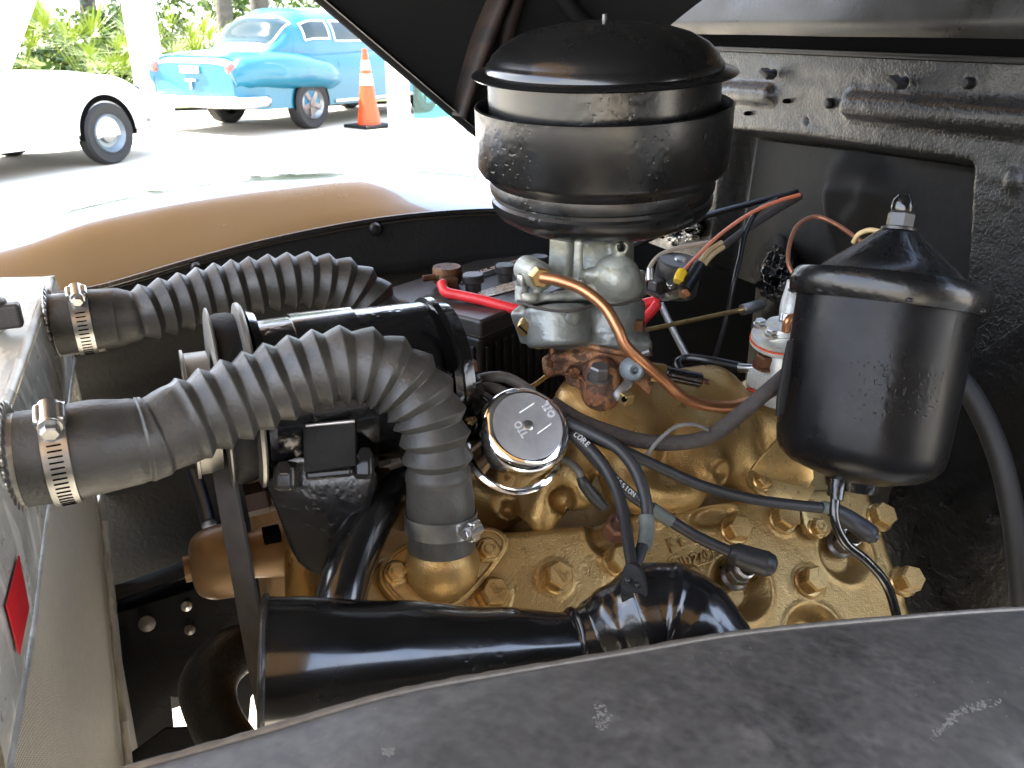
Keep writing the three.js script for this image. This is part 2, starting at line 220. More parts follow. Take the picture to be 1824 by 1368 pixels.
// text lies on a surface: x along xd, z along the surface's outward normal
function textM(o, n, xd) { const z = n.clone().normalize(), x = xd.clone().addScaledVector(z, -xd.dot(z)).normalize(), y = z.clone().cross(x); return new THREE.Matrix4().makeBasis(x, y, z).setPosition(o); }

// ================================================================ the place around the car
struct('ground', grid(2, 2, (u, v) => { const p = V(-90 + 180 * u, 0, 20 - 160 * v); return [p, p.x, p.z]; }).rotateX(0), mat.concrete);
mat.grass = M(0.09, 0.13, 0.03, 0.95, 0, { map: size(tMottle, 1.5) });
struct('grass_verge', grid(40, 12, (u, v) => { const p = V(-40 + 80 * u, 0.03 + 0.05 * fbm(u * 80, v * 12, 4096, 3, 7), -16.5 - 0.4 * Math.sin(u * 9) - 40 * v); return [p, p.x, p.z]; }), mat.grass);
{ // the roof that shades this car: boards under a deep eave on posts
  const t = thing('carport', 'tan carport roof over the black car', 'carport', V(1.5, 0, 1));
  const wood = M(0.36, 0.225, 0.1, 0.8, 0, { map: size(tMottle, 3) }), roofm = M(0.3, 0.3, 0.3, 0.7);
  mesh('roof', box(2.9, 0.06, 9.6, atM(V(-0.45, 3.26, 0.35)), 0.01), roofm, t);
  mesh('ceiling', box(2.9, 0.03, 9.5, atM(V(-0.45, 3.19, 0.35)), 0.01), wood, t);
  for (const x of [-1.7, 0.85]) mesh('post', box(0.14, 3.2, 0.14, atM(V(x, 1.6, 4.6)), 0.01), wood, t);
  const wl = thing('rear_wall', 'plain grey brown wall behind the viewer under the carport', 'wall', V(0.5, 0, 5)); mesh('wall', box(5.4, 3.2, 0.2, atM(V(0.8, 1.6, 5.1)), 0.02), M(0.2, 0.17, 0.14, 0.85, 0, { map: size(tMottle, 1) }), wl);
}

const R1 = rng(11);
// leaves: small faces scattered in a volume
const leafM = [M(0.085, 0.15, 0.02, 0.55, 0, { transmission: 0.35, thickness: 0 }), M(0.14, 0.2, 0.025, 0.55, 0, { transmission: 0.4, thickness: 0 }), M(0.045, 0.085, 0.015, 0.6, 0, { transmission: 0.3, thickness: 0 })];
const leafG = (() => { const g = new THREE.BufferGeometry(); g.setAttribute('position', new THREE.Float32BufferAttribute([0, 0, 0, 0.35, 0.45, 0.06, 0, 1, 0, -0.35, 0.45, 0.06], 3)); g.setIndex([0, 1, 2, 0, 2, 3]); g.computeVertexNormals(); return g; })();
function leaves(name, parent, n, m, at, s0, s1, r) {
  const o = new THREE.InstancedMesh(leafG, m, n), q = new THREE.Quaternion(), e = new THREE.Euler(), mm = new THREE.Matrix4();
  for (let i = 0; i < n; i++) { const p = at(r, i), s = s0 + (s1 - s0) * r(); e.set(r() * 6.3, r() * 6.3, r() * 6.3); q.setFromEuler(e); mm.compose(p, q, V(s, s, s)); o.setMatrixAt(i, mm); }
  o.name = name; o.castShadow = o.receiveShadow = true; if (parent) o.userData.kind = 'stuff'; (parent || scene).add(o); return o;
}
{ // the wood across the road: one mass of undergrowth
  const r = rng(5), clumps = []; for (let i = 0; i < 240; i++) clumps.push([V(-24 + 40 * r(), 0.2 + 3.6 * r() * r(), -22.5 - 7 * r()), 0.5 + 0.9 * r()]);
  const at = (q) => { const [c, s] = clumps[Math.floor(q() * clumps.length)]; const a = q() * 6.283, b = Math.acos(2 * q() - 1), d = s * (0.6 + 0.45 * q()); return V(c.x + d * Math.sin(b) * Math.cos(a), Math.max(0.05, c.y + d * Math.cos(b) * 0.8), c.z + d * Math.sin(b) * Math.sin(a)); };
  [[30000, leafM[0]], [24000, leafM[1]], [16000, leafM[2]]].forEach(([n, m], i) => { const o = leaves(numbered('undergrowth'), null, n, m, at, 0.1, 0.24, rng(50 + i)); o.userData = { kind: 'stuff', label: ['green leafy undergrowth behind the parked cars', 'yellow green sunlit undergrowth behind the parked cars', 'dark green shaded undergrowth behind the parked cars'][i], category: 'undergrowth' }; });
}
const bark = M(0.13, 0.11, 0.09, 0.9, 0, { map: size(tMottle, 0.6), bumpMap: size(tCast, 0.5), bumpScale: 0.02 });
function tree(px, dd, h, r0, label, seed) {
  const r = rng(seed), b = P(px, 60, dd); b.y = 0; const t = thing('tree', label, 'tree', b, 'trees behind the parked cars');
  mesh('trunk', sweep([b, V(b.x + 0.1, h * 0.4, b.z), V(b.x - 0.1, h * 0.75, b.z), V(b.x, h, b.z)], [r0 * 1.3, r0, r0 * 0.8, r0 * 0.4], { k: 14 }), bark, t);
  const cl = []; for (let i = 0; i < 16; i++) cl.push([V((r() - 0.5) * 4, h * (0.6 + 0.45 * r()), (r() - 0.5) * 4), 0.6 + 0.8 * r()]);
  leaves('crown', t, 6000, leafM[seed % 2], (q) => { const [c, s] = cl[Math.floor(q() * cl.length)]; const a = q() * 6.283, e = Math.acos(2 * q() - 1), d = s * (0.5 + 0.5 * q()); return V(c.x + d * Math.sin(e) * Math.cos(a), c.y + d * Math.cos(e), c.z + d * Math.sin(e) * Math.sin(a)); }, 0.14, 0.28, r);
}
tree(398, 20, 7, 0.17, 'tree with a grey trunk just above the blue sedan roof, left of two', 2);
tree(462, 21, 8, 0.2, 'tree with a grey trunk just above the blue sedan roof, right of two', 3);
tree(-60, 23, 7, 0.2, 'leafy tree at the far left beyond the white car', 4);
tree(160, 26, 8, 0.22, 'tree deep in the wood between the white hood and the post', 5);
const palmM = M(0.24, 0.3, 0.03, 0.5, 0, { transmission: 0.35, thickness: 0 });
function palmetto(px, py, dd, s, seed, label) {
  const r = rng(seed), b = P(px, py, dd); b.y = 0.05; const t = thing('palmetto', label, 'palm', b, 'palmettos at the edge of the wood');
  for (let f = 0; f < 15; f++) {
    const az = r() * 6.283, el = 0.35 + 1.0 * r(), L = s * (0.7 + 0.4 * r()), tip = b.clone().add(V(Math.cos(az) * Math.cos(el) * L, Math.sin(el) * L, Math.sin(az) * Math.cos(el) * L)), dir = tip.clone().sub(b).normalize(), sd = dir.clone().cross(V(0, 1, 0)).normalize(), pos = [];
    for (let k = -8; k <= 8; k++) { const a = k / 8 * 1.5, e = dir.clone().multiplyScalar(Math.cos(a)).addScaledVector(sd, Math.sin(a)).normalize(), q = tip.clone().addScaledVector(e, s * 0.55 * (0.8 + 0.3 * r())); q.y -= 0.05 * s * r(); const w = e.clone().cross(V(0.2, 1, 0.1)).normalize().multiplyScalar(0.022 * s); const m1 = tip.clone().lerp(q, 0.5); pos.push(tip, m1.clone().add(w), q, tip, q, m1.clone().sub(w)); }
    const g = new THREE.BufferGeometry().setFromPoints(pos); g.computeVertexNormals(); mesh('frond', [g, sweep([b, b.clone().lerp(tip, 0.5), tip], 0.012 * s, { k: 5, n: 6 })], palmM, t);
  }
}
palmetto(150, 120, 18.5, 1.4, 1, 'large yellow green palmetto between the white hood and the white post');
palmetto(205, 130, 17.6, 1.0, 2, 'low palmetto at the left foot of the white post');
palmetto(310, 90, 18.5, 1.3, 3, 'yellow green palmetto fans right above the blue sedan trunk');
palmetto(350, 95, 19, 1.1, 4, 'palmetto close behind the blue sedan rear window');
palmetto(15, 60, 19, 1.4, 5, 'palmetto at the far left beyond the white car hood');

const whitePaint = M(0.82, 0.83, 0.82, 0.3, 0, { clearcoat: 1, clearcoatRoughness: 0.05 });
{ // white column between the two parked cars, and a white post with a glass panel at the hood's edge
  const a = P(268, 150, 13.2), b = a.clone(); a.y = 0; b.y = 3.4; const t = thing('white_column', 'square white column standing between the white car and the blue sedan', 'column', a);
  mesh('shaft', box(0.36, 3.4, 0.36, atM(V(a.x, 1.7, a.z), [0, 0.4, 0]), 0.015), whitePaint, t); mesh('base', box(0.46, 0.16, 0.46, atM(V(a.x, 0.08, a.z), [0, 0.4, 0]), 0.015), whitePaint, t);
  const c = P(712, 215, 11.6); c.y = 0; const g = thing('glass_screen', 'teal glass panel in a white frame right of the traffic cone', 'glass screen', c);
  const tealM = M(0.35, 0.8, 0.8, 0.06, 0, { transmission: 1, thickness: 0 }), ang = -0.36, ux = V(Math.cos(ang), 0, -Math.sin(ang));
  mesh('frame', [box(0.3, 2.6, 0.12, atM(c.clone().add(V(0, 1.3, 0)), [0, ang, 0]), 0.01), box(1.5, 0.16, 0.1, atM(c.clone().addScaledVector(ux, 0.9).add(V(0, 0.09, 0)), [0, ang, 0]), 0.01), box(1.5, 0.14, 0.1, atM(c.clone().addScaledVector(ux, 0.9).add(V(0, 2.5, 0)), [0, ang, 0]), 0.01), box(0.14, 2.6, 0.1, atM(c.clone().addScaledVector(ux, 1.7).add(V(0, 1.3, 0)), [0, ang, 0]), 0.01)], whitePaint, g);
  mesh('pane', box(1.4, 2.3, 0.012, atM(c.clone().addScaledVector(ux, 0.9).add(V(0, 1.3, 0)), [0, ang, 0]), 0.002), tealM, g);
}
{ // traffic cone
  const o = P(658, 226, 12.1); o.y = 0; const t = thing('traffic_cone', 'orange traffic cone with two white bands beside the blue sedan', 'traffic cone', o);
  const org = M(0.6, 0.05, 0.004, 0.5), wht = M(0.85, 0.85, 0.82, 0.4), r = (h) => 0.175 - 0.145 * h / 1.05;
  const seg = (h0, h1, m, e, n) => mesh(n, lathe([[0, h0], [r(h0) + e, h0], [r(h1) + e, h1], [0, h1]], o, V(0, 1, 0), 32), m, t);
  mesh('base', box(0.52, 0.045, 0.52, atM(o.clone().add(V(0, 0.0265, 0)), [0, 0.5, 0]), 0.012), mat.satin, t);
  seg(0.05, 1.05, org, 0, 'cone_body'); seg(0.58, 0.72, wht, 0.004, 'white_band'); seg(0.78, 0.9, wht, 0.004, 'white_band');
}

// ---------------------------------------------------------------- parked cars: bodies lofted along their length
// a station is [x, half width, bottom, top, squareness]; ang 0 = the right side's foot, over the top, to the left side's foot
function carLoft(st, frameM) {
  const lerp = (x) => { let i = 0; while (i < st.length - 2 && x > st[i + 1][0]) i++; const a = st[i], b = st[i + 1], t = Math.min(1, Math.max(0, (x - a[0]) / (b[0] - a[0]))), s = t * t * (3 - 2 * t) * 0.5 + t * 0.5; return a.map((q, k) => q + (b[k] - q) * s); };
  const pt = (x, a, off = 0) => { const [, w, y0, y1, e] = lerp(x); const c = Math.cos(a), s = Math.sin(a), q = 2 / e; const X = Math.sign(c) * Math.pow(Math.abs(c), q) * (w + off), Y = Math.pow(Math.abs(s), q) * (y1 - y0 + off); return V(x, y0 + Y, X).applyMatrix4(frameM); };
  return pt;
}
const shellOf = (pt, x0, x1, a0, a1, nu, nv, off = 0) => grid(nu, nv, (u, v) => { const x = x0 + (x1 - x0) * u, a = a0 + (a1 - a0) * v; return [pt(x, a, off), x, a]; });
function wheel(t, frameM, x, z, r, w, face, hubM, spokes) {
  const o = V(x, r, z).applyMatrix4(frameM), n = V(0, 0, face).transformDirection(frameM), c = o.clone().addScaledVector(n, -w / 2);
  const g = mesh('wheel', lathe([[r * 0.62, 0.01], [r * 0.9, 0], [r, 0.03], [r, w - 0.03], [r * 0.93, w], [r * 0.64, w - 0.015], [r * 0.62, w - 0.05]], c, n, 48), mat.tyre ??= M(0.012, 0.0115, 0.011, 0.8, 0, { map: size(tMottle, 0.4) }), t);
  mesh('rim', lathe([[r * 0.64, w - 0.02], [r * 0.6, w + 0.004], [r * 0.54, w - 0.03], [r * 0.45, w - 0.06], [0, w - 0.06]], c, n, 48), hubM, g);
  if (spokes) { const l = []; for (let k = 0; k < 5; k++) l.push(box(r * 0.2, 0.03, r * 0.48, frame(c.clone().addScaledVector(n, w - 0.04), n).multiply(new THREE.Matrix4().makeRotationY(k * 1.2566)).multiply(new THREE.Matrix4().makeTranslation(0, 0, r * 0.3)), 0.008)); l.push(cyl(c.clone().addScaledVector(n, w - 0.05), c.clone().addScaledVector(n, w), r * 0.16)); mesh('spokes', l, hubM, g); }
  else mesh('hubcap', lathe([[r * 0.32, w - 0.055], [r * 0.3, w - 0.02], [r * 0.16, w + 0.004], [0, w + 0.01]], c, n, 40), mat.hubcap ??= M(0.35, 0.34, 0.31, 0.25, 0.8), g);
}
const wellFan = (m4, x, y, z, r, yb) => grid(40, 1, (u, v) => { const a = Math.PI * (1.06 - 1.12 * u), k = r * (0.8 + 0.2 * v), p = V(x + k * Math.cos(a), Math.max(yb, y + k * Math.sin(a)), z); return [p.applyMatrix4(m4), u, v]; });
{ // blue sedan seen from its rear corner
  const o = onY(545, 228, 0), az = 51 * Math.PI / 180, f = V(Math.sin(az), 0, -Math.cos(az)), s = V(Math.cos(az), 0, Math.sin(az));
  const m4 = new THREE.Matrix4().makeBasis(f, V(0, 1, 0), s).setPosition(o.clone().addScaledVector(s, -0.72));   // x forward from the rear axle, z to the near side
  const blue = M(0.004, 0.095, 0.15, 0.4, 0, { clearcoat: 0.45, clearcoatRoughness: 0.04, specularIntensity: 0.6 }), glass = M(0.012, 0.025, 0.025, 0.05, 0, { specularIntensity: 0.8 }), chr = M(0.85, 0.85, 0.85, 0.12, 1);
  const t = thing('blue_sedan', 'bright blue two door fifties sedan parked across the road, seen from behind', 'car', o);
  const body = [[-1.28, 0.74, 0.4, 0.9, 6], [-1.22, 0.8, 0.36, 0.97, 6], [-0.9, 0.85, 0.32, 1.02, 5.5], [0, 0.87, 0.3, 1.06, 4.5], [1.2, 0.88, 0.28, 1.06, 5], [2.6, 0.86, 0.3, 1.04, 4.5], [3.4, 0.8, 0.34, 0.98, 4], [3.7, 0.66, 0.42, 0.9, 3.5]];
  const pb = carLoft(body, m4); mesh('body', [shellOf(pb, -1.28, 3.7, 0, Math.PI, 60, 48), shellOf(pb, -1.285, -1.28, 0, Math.PI, 1, 48)], blue, t);
  // closing the tail and the floor
  mesh('tail_panel', grid(24, 10, (u, v) => { const a = u * Math.PI, p = pb(-1.28, a), c = V(-1.3, 0.42, 0).applyMatrix4(m4); return [p.lerp(c, v), u, v]; }), blue, t);
  mesh('floor', grid(2, 2, (u, v) => [V(-1.2 + 4.8 * u, 0.34, -0.8 + 1.6 * v).applyMatrix4(m4), u, v]), mat.satin, t);
  for (const z of [1, -1]) { // rear wings
    mesh('rear_wing', sweep([V(-1.26, 0.72, z * 0.66), V(-1.05, 0.78, z * 0.73), V(-0.4, 0.78, z * 0.78), V(0.35, 0.7, z * 0.78), V(0.85, 0.58, z * 0.76)].map(p => p.applyMatrix4(m4)), [0.14, 0.2, 0.235, 0.21, 0.06], { k: 24, n: 40, flat: () => 1 }), blue, t);
    mesh('wheel_well', wellFan(m4, 0, 0.35, z * 0.884, 0.37, 0.28), mat.hole, t); mesh('wheel_well', wellFan(m4, 2.85, 0.35, z * 0.884, 0.36, 0.28), mat.hole, t);
    wheel(t, m4, 0, z * 0.8, 0.34, 0.22, z, mat.steelRim ??= M(0.2, 0.2, 0.2, 0.3, 0.8), true); wheel(t, m4, 2.85, z * 0.8, 0.34, 0.2, z, mat.steelRim, true);
    mesh('tail_light', lathe([[0.055, 0], [0.075, 0.02], [0.062, 0.055], [0.03, 0.075], [0, 0.08]], V(-1.24, 0.84, z * 0.7).applyMatrix4(m4), V(-1, 0.15, 0).transformDirection(m4), 24), M(0.6, 0.03, 0.015, 0.2, 0, { clearcoat: 1 }), t);
    mesh('tail_light_bezel', lathe([[0.08, -0.02], [0.09, 0.0], [0.082, 0.02], [0.07, 0.02]], V(-1.24, 0.84, z * 0.7).applyMatrix4(m4), V(-1, 0.15, 0).transformDirection(m4), 24), chr, t);
  }
  const cab = [[-0.45, 0.5, 1.0, 1.03, 3], [-0.3, 0.62, 0.98, 1.16, 3.2], [-0.02, 0.69, 0.96, 1.44, 3], [0.35, 0.73, 0.95, 1.58, 3], [1.0, 0.73, 0.95, 1.585, 2.8], [1.45, 0.71, 0.95, 1.53, 3], [1.75, 0.68, 0.95, 1.36, 3], [2.05, 0.6, 0.96, 1.08, 3]];
  const pc = carLoft(cab, m4); mesh('roof', shellOf(pc, -0.45, 2.05, 0, Math.PI, 48, 40), blue, t);
  const pane = (n, x0, x1, a0, a1) => { const w = mesh(n, shellOf(pc, x0, x1, a0, a1, 20, 14, 0.006), glass, t); const ed = [[x0, x1, a0, a0], [x0, x1, a1, a1], [x0, x0, a0, a1], [x1, x1, a0, a1]].map(([xa, xb, aa, ab]) => sweep([0, 0.25, 0.5, 0.75, 1].map(k => pc(xa + (xb - xa) * k, aa + (ab - aa) * k, 0.008)), 0.014, { k: 6, n: 12 })); mesh('window_trim', ed, chr, w); };
  pane('rear_window', -0.36, 0.06, 0.8, Math.PI - 0.8); pane('side_window', 0.16, 0.66, 0.22, 0.66); pane('side_window', 0.76, 1.6, 0.18, 0.66);
  pane('side_window', 0.1, 0.62, Math.PI - 0.62, Math.PI - 0.25); pane('side_window', 0.72, 1.55, Math.PI - 0.62, Math.PI - 0.2);
  const bumper = (p, r) => sweep(p.map(q => V(...q).applyMatrix4(m4)), r, { k: 16, n: 40 });
  mesh('bumper', [bumper([[-0.95, 0.44, 0.97], [-1.28, 0.44, 0.93], [-1.42, 0.44, 0.6], [-1.45, 0.44, 0], [-1.42, 0.44, -0.6], [-1.28, 0.44, -0.93], [-0.95, 0.44, -0.97]], 0.075)], chr, t);
  mesh('trunk_lid', shellOf(pb, -1.2, -0.5, 0.62, Math.PI - 0.62, 16, 24, 0.012), blue, t);
  const pl = m4.clone().multiply(new THREE.Matrix4().makeTranslation(-1.31, 0.82, 0)); mesh('plate_holder', box(0.03, 0.09, 0.34, pl, 0.012), M(0.75, 0.74, 0.7, 0.4), t);
  mesh('emblem', [box(0.02, 0.025, 0.2, m4.clone().multiply(new THREE.Matrix4().makeTranslation(-1.315, 0.69, 0)), 0.006), box(0.02, 0.12, 0.03, m4.clone().multiply(new THREE.Matrix4().makeTranslation(-1.315, 0.64, 0)), 0.006)], chr, t);
  mesh('sill_trim', bumper([[0.5, 0.34, 0.885], [1.4, 0.33, 0.9], [2.4, 0.33, 0.88]], 0.025), chr, t);
  mesh('door_seam', sweep([0.15, 0.5, 0.9, 1.2].map(a => pb(0.68, a, -0.003)), 0.006, { k: 5, n: 16 }), mat.hole, t);
}
{ // white car with its hood up, nose to the right
  const o = onY(180, 290, 0), az = 45 * Math.PI / 180, f = V(Math.sin(az), 0, -Math.cos(az)), s = V(Math.cos(az), 0, Math.sin(az));
  const m4 = new THREE.Matrix4().makeBasis(f, V(0, 1, 0), s).setPosition(o.clone().addScaledVector(s, -0.6));     // x forward from the front axle
  const t = thing('white_car', 'white car at the left with its hood raised and a chrome hubcap', 'car', o);
  const body = [[-3.3, 0.6, 0.4, 0.8, 4], [-2.8, 0.74, 0.3, 0.92, 4.5], [-1, 0.78, 0.26, 0.94, 4.5], [0, 0.79, 0.28, 0.92, 4.5], [0.5, 0.76, 0.3, 0.86, 4], [0.78, 0.66, 0.34, 0.76, 3.5], [0.86, 0.5, 0.4, 0.66, 3]];
  const pb = carLoft(body, m4);
  mesh('body', [shellOf(pb, -3.3, 0.86, 0, Math.PI, 60, 40), grid(20, 6, (u, v) => [pb(0.86, u * Math.PI).lerp(V(0.9, 0.4, 0).applyMatrix4(m4), v), u, v])], whitePaint, t);
  mesh('floor', grid(2, 2, (u, v) => [V(-3.2 + 4 * u, 0.3, -0.72 + 1.44 * v).applyMatrix4(m4), u, v]), mat.satin, t);
  for (const z of [1, -1]) {
    mesh('wheel_well', wellFan(m4, 0, 0.33, z * 0.796, 0.38, 0.27), mat.hole, t);
    mesh('wheel_arch', sweep(Array.from({ length: 15 }, (_, i) => V(0.385 * Math.cos(Math.PI * i / 14), 0.33 + 0.385 * Math.sin(Math.PI * i / 14), z * 0.79).applyMatrix4(m4)), 0.022, { k: 8, n: 50 }), whitePaint, t);
    wheel(t, m4, 0, z * 0.74, 0.31, 0.17, z, mat.hubRing ??= M(0.13, 0.16, 0.18, 0.3, 0.3), false); wheel(t, m4, -2.2, z * 0.72, 0.31, 0.17, z, mat.hubRing, false);
    mesh('headlight', lathe([[0.1, 0], [0.11, 0.03], [0.09, 0.06], [0, 0.075]], V(0.72, 0.64, z * 0.5).applyMatrix4(m4), V(1, 0, 0).transformDirection(m4), 28), mat.hubcap, t);
  }
  for (const a of [-0.95, -2.1]) mesh('door_seam', sweep([0.12, 0.4, 0.8, 1.1].map(q => pb(a, q, 0.001)), 0.006, { k: 5, n: 20 }), mat.seamM ??= M(0.15, 0.15, 0.15, 0.7), t);
  mesh('sill_line', sweep([-2.0, -1.4, -0.6].map(x => pb(x, 0.06, 0.004)), 0.014, { k: 6, n: 20 }), mat.hubcap, t);
  mesh('hood', grid(10, 10, (u, v) => [V(-0.85 + 0.82 * u, 0.95 + 1.15 * u + 0.06 * Math.sin(v * Math.PI), -0.62 + 1.24 * v).applyMatrix4(m4), u, v]), whitePaint, t, 'raised white hood');
  mesh('bumper', sweep([[0.6, 0.42, 0.74], [0.9, 0.42, 0.6], [0.98, 0.42, 0], [0.9, 0.42, -0.6], [0.6, 0.42, -0.74]].map(q => V(...q).applyMatrix4(m4)), 0.05, { k: 12, n: 30 }), mat.hubcap, t);
}

// ================================================================ the engine bay
const pxOf = (p) => { const v = p.clone().sub(ORI), d = v.dot(FW); return [CX + FPX * v.dot(RT) / d, CY - FPX * v.dot(UP) / d, d]; };
function onSurf(fn, px, py, lift = 0) { let b = [0.5, 0.5], w = 0.5, best = 1e9; for (let it = 0; it < 7; it++) { const [u0, v0] = b; for (let i = -8; i <= 8; i++) for (let j = -8; j <= 8; j++) { const u = Math.min(1, Math.max(0, u0 + w * i / 8)), v = Math.min(1, Math.max(0, v0 + w * j / 8)); const q = pxOf(fn(u, v)); if (q[2] < 0.05) continue; const e = Math.hypot(q[0] - px, q[1] - py); if (e < best) { best = e; b = [u, v]; } } w *= 0.35; } const p = fn(...b); return p.addScaledVector(ORI.clone().sub(p).normalize(), lift); }
const interp = (list) => { const c = new THREE.CatmullRomCurve3(list, false, 'centripetal'); return (t) => c.getPoint(t); };
const FX = 0.77;                                                    // the firewall's plane
{ // far fender: crown outside, flange and inner panel inside
  const t = thing('front_fender', 'glossy far fender of the black car with a tan sheen', 'fender', V(0.2, 1.1, -1.15));
  const e = interp([[-140, 575], [0, 545], [120, 523], [180, 512], [350, 463], [500, 425], [700, 389], [900, 376], [1010, 388], [1120, 410]].map(([x, y]) => onZ(x, y, -1.0)));
  const c = interp([[-220, 500], [-80, 445], [0, 419], [150, 369], [400, 325], [500, 319], [620, 318], [780, 334], [920, 371], [1010, 398]].map(([x, y]) => onZ(x, y, -1.28)));
  const rows = (u) => { const a = e(u), b = c(u), up = V(0, 1, 0); return [a.clone().add(V(0, -0.004, 0.006)), a, a.clone().lerp(b, 0.12).addScaledVector(up, 0.012), a.clone().lerp(b, 0.4).addScaledVector(up, 0.03), a.clone().lerp(b, 0.72).addScaledVector(up, 0.026), b.clone().addScaledVector(up, 0.002), b.clone().add(V(0, -0.05, -0.12)), b.clone().add(V(0, -0.16, -0.2)), b.clone().add(V(0, -0.45, -0.24))]; };
  mesh('fender_skin', grid(90, 60, (u, v) => { const cv = new THREE.CatmullRomCurve3(rows(u), false, 'centripetal'); const p = cv.getPoint(v); const d = 0.0012 * (n3(p.x * 9, p.y * 9, p.z * 9) - 0.5); return [p.add(V(0, d, 0)), p.x, p.z]; }), mat.paint, t);
  mesh('edge_bead', sweep(Array.from({ length: 30 }, (_, i) => e(i / 29).add(V(0, 0.001, 0.003))), 0.0035, { k: 8, n: 90 }), mat.gloss, t);
  mesh('inner_panel', grid(60, 30, (u, v) => { const p = e(u); const z = -0.998 + 0.02 * smooth(0.02, 0.1, v) - 0.03 * smooth(0.1, 0.16, v); return [V(p.x, p.y - 0.004 - v * 0.6, z), p.x, p.y - v * 0.55]; }), mat.satin, t);
  mesh('closing_panel', grid(6, 6, (u, v) => { const a = e(1).add(V(-0.01, -0.002, 0.001)); const p = V(a.x + (0.8 - a.x) * u, a.y - 0.1 * u - v * 0.6, -1.0); return [p, p.x, p.y]; }), mat.recess, t);
  for (const [x, y, r] of [[350, 477, 10], [668, 408, 12], [915, 393, 9]]) { const p = onZ(x, y, -0.99); mesh('bolt', lathe([[S(r, 1), 0], [S(r, 1), 0.003], [S(r * 0.7, 1), 0.007], [0, 0.008]], p, V(0, 0.1, 1), 24), mat.black, t); }
}
{ // near fender along the bottom of the view
  const t = thing('front_fender', 'dusty black near fender edge along the bottom', 'fender', V(0.2, 1.05, -0.2));
  const e = interp([[-40, 1440, 0.35], [240, 1367, 0.36], [450, 1308, 0.375], [700, 1236, 0.395], [912, 1196, 0.42], [1130, 1160, 0.448], [1300, 1131, 0.47], [1600, 1101, 0.51], [1824, 1085, 0.55], [2100, 1080, 0.62]].map(q => P(...q)));
  const skinPt = (u, v) => { const a = e(u); const cv = new THREE.CatmullRomCurve3([a.clone().add(V(0, -0.06, -0.004)), a.clone().add(V(0, -0.006, -0.003)), a.clone().add(V(0, 0.001, 0.003)), a.clone().add(V(0, 0.006, 0.02)), a.clone().add(V(0, 0.014, 0.08)), a.clone().add(V(0, 0.012, 0.16)), a.clone().add(V(0, -0.02, 0.24)), a.clone().add(V(0, -0.12, 0.3)), a.clone().add(V(0, -0.5, 0.32))], false, 'centripetal'); return cv.getPoint(v); };
  mesh('fender_skin', grid(120, 60, (u, v) => { const p = skinPt(u, v); return [p, p.x, p.z]; }), mat.dusty, t);
  // dried splashes and specks of dirt
  const r = rng(77), surf = (u, v) => skinPt(u, v), sp = [];
  for (let i = 0; i < 420; i++) { const u = 0.08 + 0.85 * r(), v = 0.28 + 0.42 * r(); if (n3(u * 14, v * 8, 2) < 0.52 + 0.2 * r()) continue; const p = surf(u, v), a = surf(u + 0.002, v).sub(p), b = surf(u, v + 0.002).sub(p), n = b.cross(a).normalize(); if (n.y < 0) n.negate(); const s = 0.0003 + 0.0012 * r() * r() * r() * r(); sp.push(lathe([[s, -0.0002], [s * 0.8, 0.0002], [0, 0.0003]], p, n, 7)); }
  const dirt = mesh('dirt_specks', sp, mat.spot, t); dirt.userData.kind = 'stuff';
  const cluster = (list, seed) => { const q = rng(seed), g = []; for (const [px, py, rx, ry, rot, n] of list) for (let k = 0; k < n; k++) { const a = q() * 6.283, m = Math.pow(q(), 0.7), x = Math.cos(a) * rx * m, y = Math.sin(a) * ry * m, p = onSurf(surf, px + x * Math.cos(rot) - y * Math.sin(rot), py + x * Math.sin(rot) + y * Math.cos(rot)), r0 = 0.0003 + 0.0011 * q() * q(); g.push(lathe([[r0, -0.0002], [r0 * 0.8, 0.00012], [0, 0.0002]], p, V(0, 1, 0.1), 7)); } return g; };
  for (const [list, seed] of [[[[1062, 1282, 30, 34, 0.2, 120], [1075, 1312, 22, 18, 0, 50]], 3], [[[1690, 1285, 52, 9, -0.75, 90], [1745, 1258, 42, 8, -0.25, 70]], 5], [[[884, 1288, 8, 6, 0, 14], [1135, 1318, 8, 7, 0, 16], [692, 1338, 11, 9, 0, 24], [1745, 1145, 6, 18, 0.2, 20]], 7]]) mesh('dried_splash', cluster(list, seed), mat.spot2 ??= M(0.13, 0.126, 0.115, 0.85), t).userData.kind = 'stuff';
  mesh('edge_wear', sweep(Array.from({ length: 40 }, (_, i) => e(i / 39).add(V(0, 0.0005, 0.001))), 0.0022, { k: 7, n: 160, prof: (s) => 0.0006 * (n3(s * 160, 0, 0) - 0.5) }), mat.wornEdge ??= M(0.2, 0.18, 0.15, 0.5, 0.4, { map: size(tMottle, 0.05) }), t);
}
